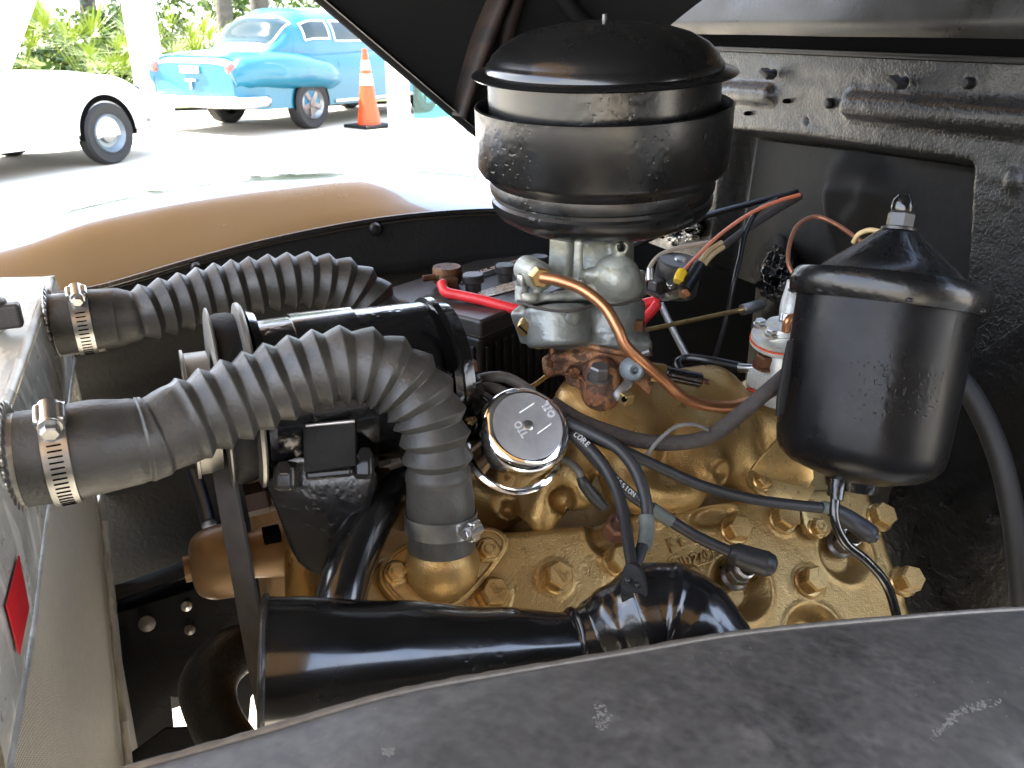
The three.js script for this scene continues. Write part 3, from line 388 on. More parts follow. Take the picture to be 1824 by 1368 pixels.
{ // firewall with pressed beads and a recess
  const t = thing('firewall', 'speckled black firewall with pressed beads', 'firewall', V(FX, 1, -0.7));
  const zy = (px, py) => { const p = onX(px, py, FX); return [p.z, p.y]; };
  const seg = (z, y, a, b) => { const dx = b[0] - a[0], dy = b[1] - a[1], k = Math.max(0, Math.min(1, ((z - a[0]) * dx + (y - a[1]) * dy) / (dx * dx + dy * dy))); return Math.hypot(z - a[0] - dx * k, y - a[1] - dy * k); };
  const b1 = [zy(1200, 158), zy(1372, 169)], b2 = [zy(1518, 187), zy(1990, 228)];
  const poly = [[1296, 234], [1420, 246], [1560, 268], [1728, 294], [1716, 520], [1680, 1000], [1180, 1000], [1262, 480], [1282, 330]].map(q => zy(...q));
  const inside = (z, y) => { let c = false, d = 1e9; for (let i = 0, j = poly.length - 1; i < poly.length; j = i++) { const [x1, y1] = poly[i], [x2, y2] = poly[j]; if ((y1 > y) !== (y2 > y) && z < (x2 - x1) * (y - y1) / (y2 - y1) + x1) c = !c; d = Math.min(d, seg(z, y, poly[i], poly[j])); } return c ? -d : d; };
  const bump = zy(1492, 340), bump2 = zy(1500, 400), boss = [[1380, 130], [1613, 146], [1726, 147], [1478, 184], [1805, 322], [1435, 217]].map(q => zy(...q));
  const lip = zy(1500, 98)[1], dim = zy(1440, 212);
  const h = (z, y) => {
    let x = 0; const d1 = seg(z, y, ...b1), d2 = seg(z, y, ...b2);
    x += 0.013 * smooth(0.0165, 0.006, d1) + 0.015 * smooth(0.019, 0.006, d2);
    const d = inside(z, y); x -= 0.045 * smooth(0.006, -0.012, d);
    const db = Math.hypot((z - bump[0]) * 0.9, (y - bump[1]) * 0.62); x += 0.04 * smooth(0.065, 0.02, db) * smooth(-0.004, -0.06, d); x -= 0.012 * smooth(0.05, 0.02, Math.hypot(z - bump2[0], (y - bump2[1]) * 0.8));
    boss.forEach(([bz, by], i) => { const q = Math.hypot(z - bz, y - by); if (i === 4) x += 0.004 * smooth(0.014, 0.004, q); else x += 0.0012 * smooth(0.012, 0.006, q) - 0.004 * smooth(0.005, 0.003, q); });
    x -= 0.0025 * smooth(0.04, 0.0, Math.hypot((z - dim[0]) * 0.6, y - dim[1]));
    x += 0.003 * (n3(z * 12, y * 12, 0) - 0.5) + 0.0008 * (n3(z * 90, y * 90, 3) - 0.5); return x;
  };
  const fg = grid(320, 200, (u, v) => { const z = -1.6 + 1.4 * u, y = 0.45 + (lip - 0.45) * v; return [V(FX - h(z, y), y, z), z, y]; });
  const ia = [], ib = [], ix = fg.index.array, fp = fg.attributes.position; for (let i = 0; i < ix.length; i += 3) { const a = ix[i], z = fp.getZ(a), y = fp.getY(a), lo = false; (lo ? ib : ia).push(ix[i], ix[i + 1], ix[i + 2]); }
  mesh('panel', fg, mat.wall, t);
  const Q = [[1298, 234], [1727, 293], [1680, 1000], [1186, 1000]].map(q => zy(...q)); mesh('recessed_panel', grid(120, 110, (u, v) => { const uu = 0.045 + 0.925 * u, vv = 0.016 + 0.98 * v, w4 = [(1 - uu) * (1 - vv), uu * (1 - vv), uu * vv, (1 - uu) * vv]; const z = Q.reduce((m, q, i) => m + q[0] * w4[i], 0), y = Q.reduce((m, q, i) => m + q[1] * w4[i], 0); return [V(FX - Math.max(-0.045, h(z, y)) - 0.0045, y, z), z, y]; }), mat.recess, t);
  // cowl: a dark gap, then a plain panel that curves up and back
  mesh('cowl_seal', grid(40, 16, (u, v) => { const z = -1.3 + 1.1 * u, a = v * Math.PI; return [V(FX - 0.004 - 0.006 * Math.sin(a), lip - 0.002 + 0.034 * v, z), z, v * 0.03]; }), mat.hole, t);
  mesh('cowl_panel', grid(60, 24, (u, v) => { const z = -1.3 + 1.15 * u, s = Math.pow(Math.max(0, v), 1); const k = smooth(0.0, 0.03, v); return [V(FX - 0.016 + 0.012 * (1 - k) + 0.12 * v * v, lip + 0.014 + 0.3 * v + 0.0015 * n3(z * 8, v * 5, 0), z), z, v * 0.3]; }), mat.cowl ??= M(0.014, 0.0135, 0.012, 0.48, 0, { specularIntensity: 0.8, map: size(tMottle, 0.2), roughnessMap: size(tRough, 0.4), bumpMap: size(tPeel, 0.1), bumpScale: 0.0001 }), t);
  mesh('lip_edge', box(0.006, 0.006, 1.1, atM(V(FX - 0.006, lip + 0.002, -0.75)), 0.002), mat.wall, t);
  for (const [x, y] of [[1380, 131], [1613, 146]]) { const p = onX(x, y, FX - 0.006), n = V(-1, 0, 0); mesh('clip', [cyl(p, p.clone().add(V(-0.018, 0, 0)), 0.006, 0.004, 12), box(0.014, 0.007, 0.02, atM(p.clone().add(V(-0.012, 0, 0)), [0.5, 0, 0]), 0.002)], mat.black, t); }
  for (const [x, y, r] of [[1478, 184, 10], [1726, 148, 9], [1402, 180, 5], [1333, 202, 5]]) { const p = onX(x, y, FX - 0.002), R = S(r, 0.95); mesh('screw', [lathe([[R, -0.004], [R, 0.003], [R * 0.7, 0.006], [0, 0.0065]], p, V(-1, 0, 0), 20)], r > 5 ? mat.black : mat.hole, t); }
  // crumpled tarry seals stuffed round the holes
  const lump = (cx, cy, rx, ry, seed, d) => [grid(90, 90, (u, v) => { const a = (u - 0.5) * 2, b = (v - 0.5) * 2, q = Math.hypot(a, b), m = q > 0 ? Math.max(Math.abs(a), Math.abs(b)) / q : 1, ang = Math.atan2(b, a), e = 0.85 + 0.3 * n3(Math.cos(ang) * 2 + seed, Math.sin(ang) * 2, 1.5); const x = a * m * e, y = b * m * e; let h = 0, f = 5, k = 1; for (let o = 0; o < 3; o++) { const w = n3(x * f * 0.7 + y * f * 0.5 + seed * 3, y * f - x * f * 0.3, o + seed); h += k * (1 - Math.abs(w - 0.5) * 2.6); f *= 2.1; k *= 0.5; } const fall = smooth(1.02, 0.55, Math.hypot(a, b) * m); const X = cx + rx * x * 1.15, Y = cy + ry * y * 1.15, dw = depthOf(onX(X, Y, FX)), p = P(X, Y, dw + 0.07 - fall * (0.1 + 0.022 * h)); return [p, p.z, p.y]; })];
  tag(mesh('tar_seal', lump(1200, 405, 62, 40, 4, 1.2), mat.tar, null), 'crumpled glossy black sealant behind the carburettor top', 'sealant', null);
  tag(mesh('tar_seal', lump(1385, 490, 42, 66, 9, 1.0), mat.tar, null), 'crumpled glossy black sealant lump between the wires and the canister', 'sealant', null);
  // dull lower toe panel and inner fender at the right
  const sp = thing('splash_panel', 'flat black splash panel at the right below the firewall', 'panel', V(0.7, 0.8, -0.5));
  const pn = [[1850, 560], [1735, 640], [1640, 760], [1590, 880], [1560, 1000], [1560, 1130], [1850, 1110]].map(([x, y]) => onX(x, y, FX - 0.05));
  mesh('panel', plate(pn, V(FX - 0.05, 0, 0), V(-1, 0, 0), 0.003, 0.001, V(0, 0, 1)), mat.black, sp);
  const bs = (x, y, r, n = 'bolt') => { const p = onX(x, y, FX - 0.056); mesh(n, [lathe([[S(r, 0.85), -0.006], [S(r, 0.85), 0.004], [S(r * 0.6, 0.85), 0.009], [0, 0.01]], p, V(-1, 0, 0), 24), box(0.003, S(r * 1.3, 0.85), 0.002, atM(p.clone().add(V(-0.0095, 0, 0)), [0.5, 0, 0]), 0.0005)], mat.black, sp); };
  bs(1775, 922, 13); bs(1812, 882, 8); bs(1690, 895, 6);
  const ho = onX(1699, 739, FX - 0.0545); mesh('hole_rim', lathe([[S(11, 0.85), 0], [S(10, 0.85), 0.003], [S(7, 0.85), 0.0025], [S(6, 0.85), 0]], ho, V(-1, 0, 0), 24), mat.olive ??= M(0.16, 0.16, 0.06, 0.6), sp);
}
{ // raised hood: far side wall, crown, near side
  const t = thing('hood', 'underside of the raised black hood at the top', 'hood', V(0.5, 1.3, -0.7));
  const a = onZ(862, 247, -1.04), b = onZ(572, 0, -1.04), dir = b.clone().sub(a).normalize(), nrm = V(-dir.y, dir.x, 0); if (nrm.y < 0) nrm.negate();
  const st = a.clone().addScaledVector(dir, -0.1), L = 1.35;
  const sec = [[0, 0], [0.004, 0.1], [0.03, 0.24], [0.14, 0.34], [0.45, 0.4], [0.76, 0.34], [0.87, 0.24], [0.9, 0.1], [0.905, 0.02]];
  const sc = new THREE.CatmullRomCurve3(sec.map(q => V(q[0], q[1], 0)), false, 'centripetal');
  const pt = (u, v, off = 0) => { const q = sc.getPoint(v); return st.clone().addScaledVector(dir, L * u).addScaledVector(nrm, q.y + off).add(V(0, 0, q.x)); };
  mesh('hood_skin', grid(40, 60, (u, v) => [pt(u, v), u * L, v * 1.6]), mat.hood, t);
  mesh('hood_outer', grid(40, 60, (u, v) => [pt(u, v, 0.012).add(V(0, 0, v < 0.25 ? -0.012 : 0)), u * L, v * 1.6]), mat.paint, t);
  mesh('edge_flange', grid(40, 2, (u, v) => [pt(u, 0).add(V(0, 0, 0.022 * v)), u, v * 0.03]), mat.black, t);
  const ed = sweep([0, 0.25, 0.5, 0.75, 1].map(u => pt(u, 0)), 0.006, { k: 8, n: 20 }); mesh('edge_bead', ed, mat.hood, t);
  // worn brace on the inside
  const q = (x, y) => onSurf((u, v) => pt(u, v), x, y, 0.008);
  mesh('brace', [sweep([q(895, -20), q(862, 60), q(838, 130), q(815, 210)], [0.02, 0.022, 0.02, 0.016], { k: 8, flat: () => 0.55 })], mat.brace, t, 'worn brown brace inside the hood');
  mesh('brace', [sweep([q(930, -20), q(905, 50), q(895, 110)], [0.008, 0.01, 0.005], { k: 8 })], mat.brace, t);
  mesh('rib', sweep([q(985, -30), q(1020, 20), q(1050, 50)], 0.012, { k: 8 }), mat.hood, t);
}
{ // lower bay: pans and frame rails that close off the ground, open where light leaks through
  const t = thing('chassis_frame', 'dark chassis rails and splash pans under the engine', 'chassis', V(0.2, 0.5, -0.6));
  mesh('crossmember', sweep([P(150, 1075, 0.98), P(205, 1058, 1.0), P(290, 1028, 1.04), P(360, 1000, 1.08), P(460, 965, 1.12)], S(17, 1), { k: 10, flat: () => 0.75 }), mat.railM ??= M(0.12, 0.125, 0.12, 0.6, 0.2, { map: size(tMottle, 0.2) }), t);
  mesh('frame_rail', sweep([P(150, 1120, 0.99), P(320, 1065, 1.05), P(480, 1015, 1.12)], S(38, 1), { k: 10, flat: () => 0.6 }), mat.satin, t);
  mesh('lower_pan', plate([[120, 1120], [500, 1000], [470, 1200], [445, 1240], [440, 1300], [400, 1296], [354, 1300], [346, 1240], [303, 1237], [308, 1295], [306, 1430], [90, 1450]].map(([x, y]) => onPlane(x, y, V(0, 0.55, -0.85), V(0, 0.3, 1).normalize())), V(0, 0.55, -0.85), V(0, 0.3, 1).normalize(), 0.004, 0.001), mat.satin, t);
  mesh('lower_pan', plate([[120, 1425], [295, 1297], [400, 1292], [440, 1300], [520, 1500], [100, 1500]].map(([x, y]) => onPlane(x, y, V(0, 0.5, -0.7), V(0, 0.4, 1).normalize())), V(0, 0.5, -0.7), V(0, 0.4, 1).normalize(), 0.004, 0.001), mat.satin, t);
  mesh('strut', sweep([P(345, 840, 0.95), P(358, 880, 0.93), P(372, 935, 0.9)], S(13, 0.92), { k: 12 }), mat.blueSteel ??= M(0.05, 0.06, 0.09, 0.35, 0.6), t);
  for (const [x, y, r, d] of [[332, 1079, 9, 1.02], [338, 1121, 9, 1.02], [262, 1110, 14, 1.0]]) mesh('bolt', lathe([[S(r, d), 0], [S(r, d), 0.003], [0, 0.006]], P(x, y, d - 0.03), V(0, 0.3, 1), 20), x === 332 ? mat.steel : mat.darkSteel, t);
  mesh('exhaust_elbow', sweep([P(455, 1150, 0.8), P(410, 1165, 0.78), P(372, 1215, 0.76), P(385, 1285, 0.74), P(430, 1345, 0.72)], [S(40, 0.8), S(46, 0.78), S(50, 0.76), S(46, 0.74), S(42, 0.72)], { k: 24, n: 60 }), mat.oil ??= M(0.014, 0.013, 0.012, 0.45, 0.2, { map: tMottle, bumpMap: tCast, bumpScale: 0.0008 }), t);
}
{ // radiator
  const RX = -0.118, t = thing('radiator', 'weathered aluminium radiator with a welded top tank', 'radiator', V(-0.2, 0.9, -0.5));
  const A = onX(96, 488, RX), B = onX(4, 765, RX), ty = (A.y + B.y) / 2; const za = A.z, zn = -0.02;
  const seamPts = [[131, 640], [118, 740], [100, 830], [85, 905], [70, 1010], [60, 1100], [35, 1255], [10, 1400]].map(([x, y]) => onX(x, y, RX));
  // tank: top, rear face with a rolled edge down to the seam
  const seam = interp(seamPts.map(p => p.clone().add(V(0.001, 0, 0))));
  const top = (z) => ty + 0.0;
  mesh('tank_top', grid(12, 40, (u, v) => { const z = zn + (za - zn) * v; const x = RX - 0.16 + 0.154 * u; return [V(x, ty + 0.004 * Math.sin(u * Math.PI) + 0.001 * n3(x * 30, z * 30, 0), z), x, z]; }), mat.alumTop, t);
  mesh('tank_edge', sweep([V(RX - 0.006, ty - 0.005, zn), V(RX - 0.006, ty - 0.005, (zn + za) / 2), V(RX - 0.006, ty - 0.005, za)], 0.0055, { k: 12, n: 60, prof: (s) => 0.0008 * (n3(s * 120, 1, 0) - 0.5) }), mat.alumTop, t);
  mesh('tank_end', box(0.16, 0.2, 0.004, atM(V(RX - 0.08, ty - 0.1, za - 0.002)), 0.001), mat.alum, t);
  mesh('tank_face', grid(60, 26, (u, v) => { const q = seam(u), z = q.z; const p = V(RX, ty - 0.005, z).lerp(V(q.x, q.y, z), v); p.x += 0.004 * Math.sin(v * Math.PI) - 0.01 * smooth(0.92, 1, v); return [p, p.z, p.y]; }), mat.alum, t);
  mesh('seam_bead', sweep(Array.from({ length: 24 }, (_, i) => seam(i / 23).add(V(-0.002, 0, 0))), 0.0035, { k: 8, n: 120, prof: (s) => 0.001 * (n3(s * 90, 5, 0) - 0.5) }), mat.alum, t);
  mesh('core', grid(4, 4, (u, v) => { const z = za - 0.03 + (0.02 - za) * u, y = ty - 0.06 - 0.75 * v; return [V(RX - 0.012, y, z), z, y]; }), mat.core, t);
  mesh('side_channel', [sweep([onX(143, 620, RX - 0.006), onX(160, 700, RX - 0.006), onX(181, 890, RX - 0.006), onX(205, 1130, RX - 0.006), onX(235, 1420, RX - 0.006)], 0.0042, { k: 8, n: 60 }), grid(2, 30, (u, v) => { const a = onX(163 + 72 * v, 700 + 720 * v, RX - 0.008), b = a.clone().add(V(0, 0, -0.05)); return [a.lerp(b, u), u, v]; })], mat.alum, t);
  for (const [cx, cy, d, ry] of [[66, 815, 0.535, 92], [112, 580, 0.765, 62]]) { // weld round each outlet
    const c = P(cx - 14, cy, d), o = V(RX + 0.002, c.y, c.z), r = S(ry, d), l = []; for (let k = 0; k < 30; k++) { const a = k / 30 * 6.283; const p = o.clone().add(V(0, Math.sin(a) * r, Math.cos(a) * r)); const g = new THREE.SphereGeometry(r * 0.13, 10, 8); g.scale(0.6, 1, 1.5); g.rotateX(-a - 0.5); l.push(g.translate(p.x, p.y, p.z)); }
    mesh('weld_bead', l, mat.weld ??= M(0.62, 0.6, 0.57, 0.32, 0.9, { map: size(tAlum, 0.06) }), t);
    mesh('outlet', lathe([[r * 0.9, 0], [r * 0.9, 0.04], [r * 0.84, 0.04]], o, V(1, 0, 0)), mat.alum, t);
  }
  const dia = [[33, 990], [51, 1082], [34, 1166], [11, 1078]].map(([x, y]) => onX(x, y, RX + 0.0062)); mesh('diamond_sticker', plate(dia, V(RX + 0.006, 0, 0), V(1, 0, 0), 0.0006, 0.0001, V(0, 0, 1)), mat.redFilm, t, 'red diamond on the tank side');
  const pc = onY(-6, 588, ty + 0.004), cap = new THREE.Group(); cap.name = 'filler_cap'; cap.userData.label = 'dark radiator cap'; t.add(cap); cap.updateMatrixWorld(true);
  const co = pc.clone(), R = S(30, 0.6);
  mesh('neck', lathe([[R * 0.62, 0], [R * 0.62, 0.016]], co, V(0, 1, 0)), mat.alumTop, cap);
  mesh('cap', [lathe([[R * 0.94, 0.014], [R, 0.016], [R, 0.021], [R * 0.94, 0.024], [R * 0.6, 0.026], [R * 0.5, 0.03], [0, 0.031]], co, V(0, 1, 0)), box(0.02, 0.02, 0.012, atM(co.clone().add(V(R * 0.9, 0.012, 0.004))), 0.003)], mat.darkCap ??= M(0.09, 0.085, 0.08, 0.45, 0.4, { map: tMottle }), cap);
}

// ================================================================ the engine
const HD = P(990, 1030, 0.70), HN = V(0, 0.73, 0.683).normalize(), HU = V(1, 0, 0);
const HDN = V(0, -HN.z, HN.y);                                    // down the slope
const hp = (px, py, up = 0) => onPlane(px, py, HD.clone().addScaledVector(HN, up), HN);
const huv = (p) => { const q = p.clone().sub(HD); return [q.x, q.dot(HDN)]; };
const eng = thing('flathead_engine', 'gold painted vee engine with cast head and intake', 'engine', V(0.35, 0.85, -0.6));
{ // cylinder head: a cast slab with bowls round the plugs
  const edge = [[640, 1010], [745, 962], [900, 946], [1060, 931], [1130, 908], [1215, 903], [1330, 884], [1450, 872], [1545, 868], [1580, 880]].map(q => huv(hp(...q)));
  const u0 = huv(hp(660, 1075))[0] - 0.01, v1 = 0.2, rp = [[1548, 868], [1612, 1037], [1632, 1110]].map(q => huv(hp(...q))), u1f = (v) => rp[0][0] + (rp[2][0] - rp[0][0]) * Math.max(0, Math.min(1.6, (v - rp[0][1]) / (rp[2][1] - rp[0][1])));
  const v0 = (u) => { let i = 0; while (i < edge.length - 2 && u > edge[i + 1][0]) i++; const [a, b] = [edge[i], edge[i + 1]]; return a[1] + (b[1] - a[1]) * Math.max(0, Math.min(1, (u - a[0]) / (b[0] - a[0]))); };
  const bowl = [[1318, 1045, 0.031, 0.02], [1505, 985, 0.029, 0.018], [1452, 1135, 0.03, 0.016], [1085, 950, 0.024, 0.012]].map(([x, y, r, d]) => [...huv(hp(x, y)), r, d]);
  const dish = [[1272, 918, 0.026, 0.011, -0.006], [1168, 925, 0.009, 0.009, 0.003]].map(([x, y, a, b, h]) => [...huv(hp(x, y)), a, b, h]);
  const padPts = [[877, 1060], [990, 1030], [1100, 1000], [1308, 945], [1395, 925], [1440, 1037], [1228, 1030], [1567, 922], [1608, 1037]].map(q => huv(hp(...q)));
  const hgt = (u, v) => {
    let h = 0; for (const [a, b, r, d] of bowl) h -= d * smooth(r, r * 0.45, Math.hypot(u - a, v - b)) - 0.0012 * smooth(r * 1.18, r, Math.hypot(u - a, v - b)) * smooth(r * 0.85, r, Math.hypot(u - a, v - b));
    for (const [a, b, x, y, q] of dish) h += q * smooth(1.1, 0.55, Math.hypot((u - a) / x, (v - b) / y));
    for (const [a, b] of padPts) h += 0.0009 * smooth(0.0175, 0.0165, Math.hypot(u - a, v - b));
    return h + 0.0014 * (n3(u * 14, v * 14, 1) - 0.5) + 0.0002 * (n3(u * 110, v * 110, 2) - 0.5);
  };
  const W = (u, v, h) => HD.clone().addScaledVector(HU, u).addScaledVector(HDN, v).addScaledVector(HN, h);
  const er = 0.008; // rounded rim
  mesh('cylinder_head', grid(300, 170, (a, b) => {
    let u, v, drop = 0; const A = a * 1.08 - 0.04, B = b * 1.1 - 0.07; const ua = Math.min(1, Math.max(0, A)), vb = Math.min(1, Math.max(0, B));
    u = u0 + (rp[1][0] - u0) * ua; const w0 = v0(u); v = w0 + (v1 - w0) * vb; const u1 = u1f(v); u = u0 + (u1 - u0) * ua;
    const e = Math.min((ua) * (u1 - u0), (1 - ua) * (u1 - u0), v - w0); drop = e < er ? er - Math.sqrt(Math.max(0, er * er - (er - e) ** 2)) : 0;
    const ex = Math.max(A - 1, -A, 0) / 0.04 + Math.max(-B, 0) / 0.07; drop += ex * 0.055;
    return [W(u, v, hgt(u, v) - drop), u, v];
  }), mat.gold, eng);
  const bolt = (px, py, af, h, turn, rnd, stamp) => {
    const o = hp(px, py, 0.0015), n = HN.clone().add(V(0.02 * Math.sin(px), 0.02 * Math.cos(py), 0)).normalize();
    const g = [lathe([[af * 0.68, -0.003], [af * 0.68, 0.0012], [af * 0.62, 0.0026], [af * 0.3, 0.003]], o, n, 32), rnd ? lathe([[af * 0.5, 0], [af * 0.5, h * 0.8], [af * 0.42, h], [0, h]], o, n, 28) : hex(o, n, af, h, turn)];
    if (stamp) g.push(text(stamp, af * 0.24, 0.0006, textM(o.clone().addScaledVector(n, h + 0.0001), n, V(-0.3, 0.6, -0.5))), ...[0].map(() => text('F', af * 0.26, 0.0007, textM(o.clone().addScaledVector(n, h + 0.0001).add(V(af * 0.26, 0, 0)), n, V(-0.3, 0.6, -0.5)))));
    else if (!rnd) for (let k = 0; k < 3; k++) g.push(box(af * 0.07, 0.0008, af * 0.3, frame(o.clone().addScaledVector(n, h), n).multiply(new THREE.Matrix4().makeRotationY(turn + k * 2.094)).multiply(new THREE.Matrix4().makeTranslation(0, 0, af * 0.26)), 0.0003, 1));
    mesh('head_bolt', g, mat.goldSmooth, eng);
  };
  bolt(877, 1058, 0.0205, 0.0145, 0.3, false, '1402'); bolt(991, 1029, 0.0205, 0.0145, 0.8, false, '2041'); bolt(1101, 1000, 0.0205, 0.0145, 0.5, false, '2041');
  bolt(1308, 945, 0.0205, 0.0145, 0.2); bolt(1394, 926, 0.0205, 0.015, 0.7); bolt(1440, 1037, 0.021, 0.016, 0.5); bolt(1566, 922, 0.0205, 0.013, 0.9); bolt(1608, 1036, 0.021, 0.018, 0.1); bolt(1229, 1030, 0.019, 0.007, 0, true);
  // casting mark
  const td = hp(1268, 984).sub(hp(1196, 1006)).normalize(), o1 = hp(1231, 996, 0.0012), g = [];
  const nn = HN, m1 = textM(o1, nn, td); g.push(text('ND271', S(17, 0.75), 0.002, m1));
  const ox = (k) => o1.clone().addScaledVector(td, k);
  for (const k of [-0.0172, 0.0165]) { const r = new THREE.TorusGeometry(0.0032, 0.0008, 8, 20, 4.6).applyMatrix4(textM(ox(k).addScaledVector(nn, 0.001), nn, td)); g.push(r); }
  const rr = []; const up = nn.clone().cross(td); for (let k = 0; k <= 40; k++) { const a = k / 40 * 6.283, c = Math.cos(a), s = Math.sin(a); rr.push(o1.clone().addScaledVector(td, 0.0165 * Math.sign(c) * (Math.abs(c) > 0.02 ? 1 : 0) + 0.0065 * c).addScaledVector(up, 0.0068 * s)); }
  g.push(sweep(rr, 0.0006, { k: 6, n: 120, open: true })); g.push(text('F', S(25, 0.75), 0.002, textM(hp(1198, 972, 0.001), nn, td)), text('1', S(14, 0.75), 0.002, textM(hp(1212, 969, 0.001), nn, td)));
  mesh('casting_mark', g, mat.goldSmooth, eng);
}
{ // intake manifold and valley cover, cast in one flowing shape
  const c = P(1165, 770, 0.77), L = [];
  const q = (a, b, ra, rb) => L.push(sCap(P(...a), P(...b), ra, rb));
  q([1055, 712, 0.775], [1262, 706, 0.815], 0.026, 0.028); q([1040, 735, 0.76], [1060, 760, 0.755], 0.03); q([1262, 720, 0.81], [1290, 780, 0.80], 0.03, 0.028);
  q([1085, 720, 0.77], [1110, 770, 0.765], 0.034, 0.036); q([1180, 760, 0.80], [1230, 800, 0.80], 0.04);
  q([1045, 775, 0.76], [985, 850, 0.735], 0.021, 0.019); q([985, 850, 0.735], [960, 920, 0.73], 0.019, 0.017);
  q([1120, 780, 0.76], [1120, 870, 0.74], 0.024, 0.021); q([1235, 790, 0.785], [1215, 870, 0.76], 0.026, 0.022); q([1262, 790, 0.80], [1340, 850, 0.80], 0.024, 0.024);
  q([1350, 720, 0.86], [1400, 800, 0.84], 0.028, 0.03); q([1290, 735, 0.82], [1380, 775, 0.84], 0.026);
  L.push(sBox(frame(P(1150, 905, 0.835), V(0, 0.95, 0.3)), 0.22, 0.02, 0.06, 0.012));
  L.push(sCyl(P(905, 898, 0.735), P(903, 908, 0.755), 0.014)); L.push(sCyl(P(1275, 832, 0.745), P(1275, 850, 0.765), 0.010)); L.push(sCyl(P(900, 880, 0.76), P(895, 905, 0.77), 0.02));
  q([860, 880, 0.76], [900, 840, 0.78], 0.022, 0.02); q([1010, 880, 0.735], [1040, 880, 0.735], 0.013); q([1150, 880, 0.74], [1190, 885, 0.745], 0.012);
  const base = union(L, 0.018), dents = [[1000, 888, 0.719, 0.011], [1062, 866, 0.722, 0.009], [905, 905, 0.722, 0.006], [1290, 838, 0.74, 0.009], [940, 940, 0.735, 0.013]].map(([x, y, d, r]) => sCap(P(x, y, d), P(x, y + 3, d + 0.012), r));
  const f = (p) => { let d = base(p); for (const k of dents) d = -smin(-d, k(p), 0.006); return d + 0.0014 * (n3(p.x * 40, p.y * 40, p.z * 40) - 0.5); };
  mesh('intake_manifold', solid(c, 0.24, 104, f), mat.gold, eng);
  // raised casting letters on the ridge, carburettor pad
  const tn = V(0, 0.8, 0.6); for (const [x, y, s] of [[1150, 708, '2'], [1168, 705, '9'], [1186, 707, '4'], [1204, 706, 'A']]) void 0;
  const r = rng(3), g = []; for (let k = 0; k < 26; k++) { const p = P(1150 + 75 * r(), 704 + 20 * r(), 0.778); g.push(box(0.002 + 0.003 * r(), 0.004, 0.0016, atM(p, [r(), r(), r()]), 0.0006, 1)); }
  mesh('casting_mark', g, mat.goldSmooth, eng);
}
{ // block: front casting, water pump, fan hub, lower mass
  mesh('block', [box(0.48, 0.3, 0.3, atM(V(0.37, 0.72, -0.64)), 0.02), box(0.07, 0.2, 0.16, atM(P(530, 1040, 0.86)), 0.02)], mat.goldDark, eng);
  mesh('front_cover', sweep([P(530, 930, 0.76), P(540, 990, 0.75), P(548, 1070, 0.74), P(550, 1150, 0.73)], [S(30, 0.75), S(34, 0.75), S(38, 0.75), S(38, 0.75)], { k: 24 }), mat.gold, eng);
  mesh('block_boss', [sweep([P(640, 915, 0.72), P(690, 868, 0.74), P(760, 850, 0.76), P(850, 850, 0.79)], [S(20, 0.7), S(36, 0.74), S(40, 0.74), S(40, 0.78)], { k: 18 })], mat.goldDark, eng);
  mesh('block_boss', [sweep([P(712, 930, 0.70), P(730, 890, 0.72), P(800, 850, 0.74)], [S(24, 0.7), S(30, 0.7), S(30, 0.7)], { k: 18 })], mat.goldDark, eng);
  const bb = P(683, 850, 0.71); mesh('bolt', hex(bb, V(0, 1, 0.4), 0.013, 0.006, 0.3), mat.rustSteel, eng);
  const w0 = P(478, 1000, 0.76), ax = V(1, 0, 0), pu = thing('water_pump', 'gold water pump with rounded hub behind the belt', 'water pump', w0);
  const wc = P(396, 1000, 0.745), R = S(66, 0.74);
  mat.goldPump = M(0.2, 0.115, 0.045, 0.6, 0.35, { map: tGold, roughnessMap: tRough }); mesh('hub_bowl', lathe([[R * 0.16, -0.0265], [R * 0.5, -0.026], [R * 0.78, -0.022], [R * 0.95, -0.012], [R, 0], [R, 0.008], [R * 0.9, 0.01]], wc, ax, 64, 40), mat.goldPump, pu);
  mesh('hub_pin', lathe([[0, -0.032], [R * 0.36, -0.0315], [R * 0.36, -0.02]], wc, ax, 28), mat.goldPump, pu);
  const p2 = wc.clone().add(V(0.016, 0, 0)); mesh('pulley_rim', lathe([[R * 1.22, 0], [R * 1.26, 0.001], [R * 1.2, 0.006], [R * 0.9, 0.008]], p2, ax, 56), mat.copper, pu, 'coppery rim edge');
  mesh('pump_body', sweep([wc.clone().add(V(0.02, 0, 0)), wc.clone().add(V(0.05, 0, 0)), wc.clone().add(V(0.075, 0, 0)), wc.clone().add(V(0.1, 0, 0))], [R * 0.62, R * 0.75, R * 0.92, R * 0.98], { k: 30 }), mat.goldPump, pu);
  mesh('slot', box(0.014, 0.01, 0.014, atM(P(484, 952, 0.70)), 0.001), mat.hole, pu);
}
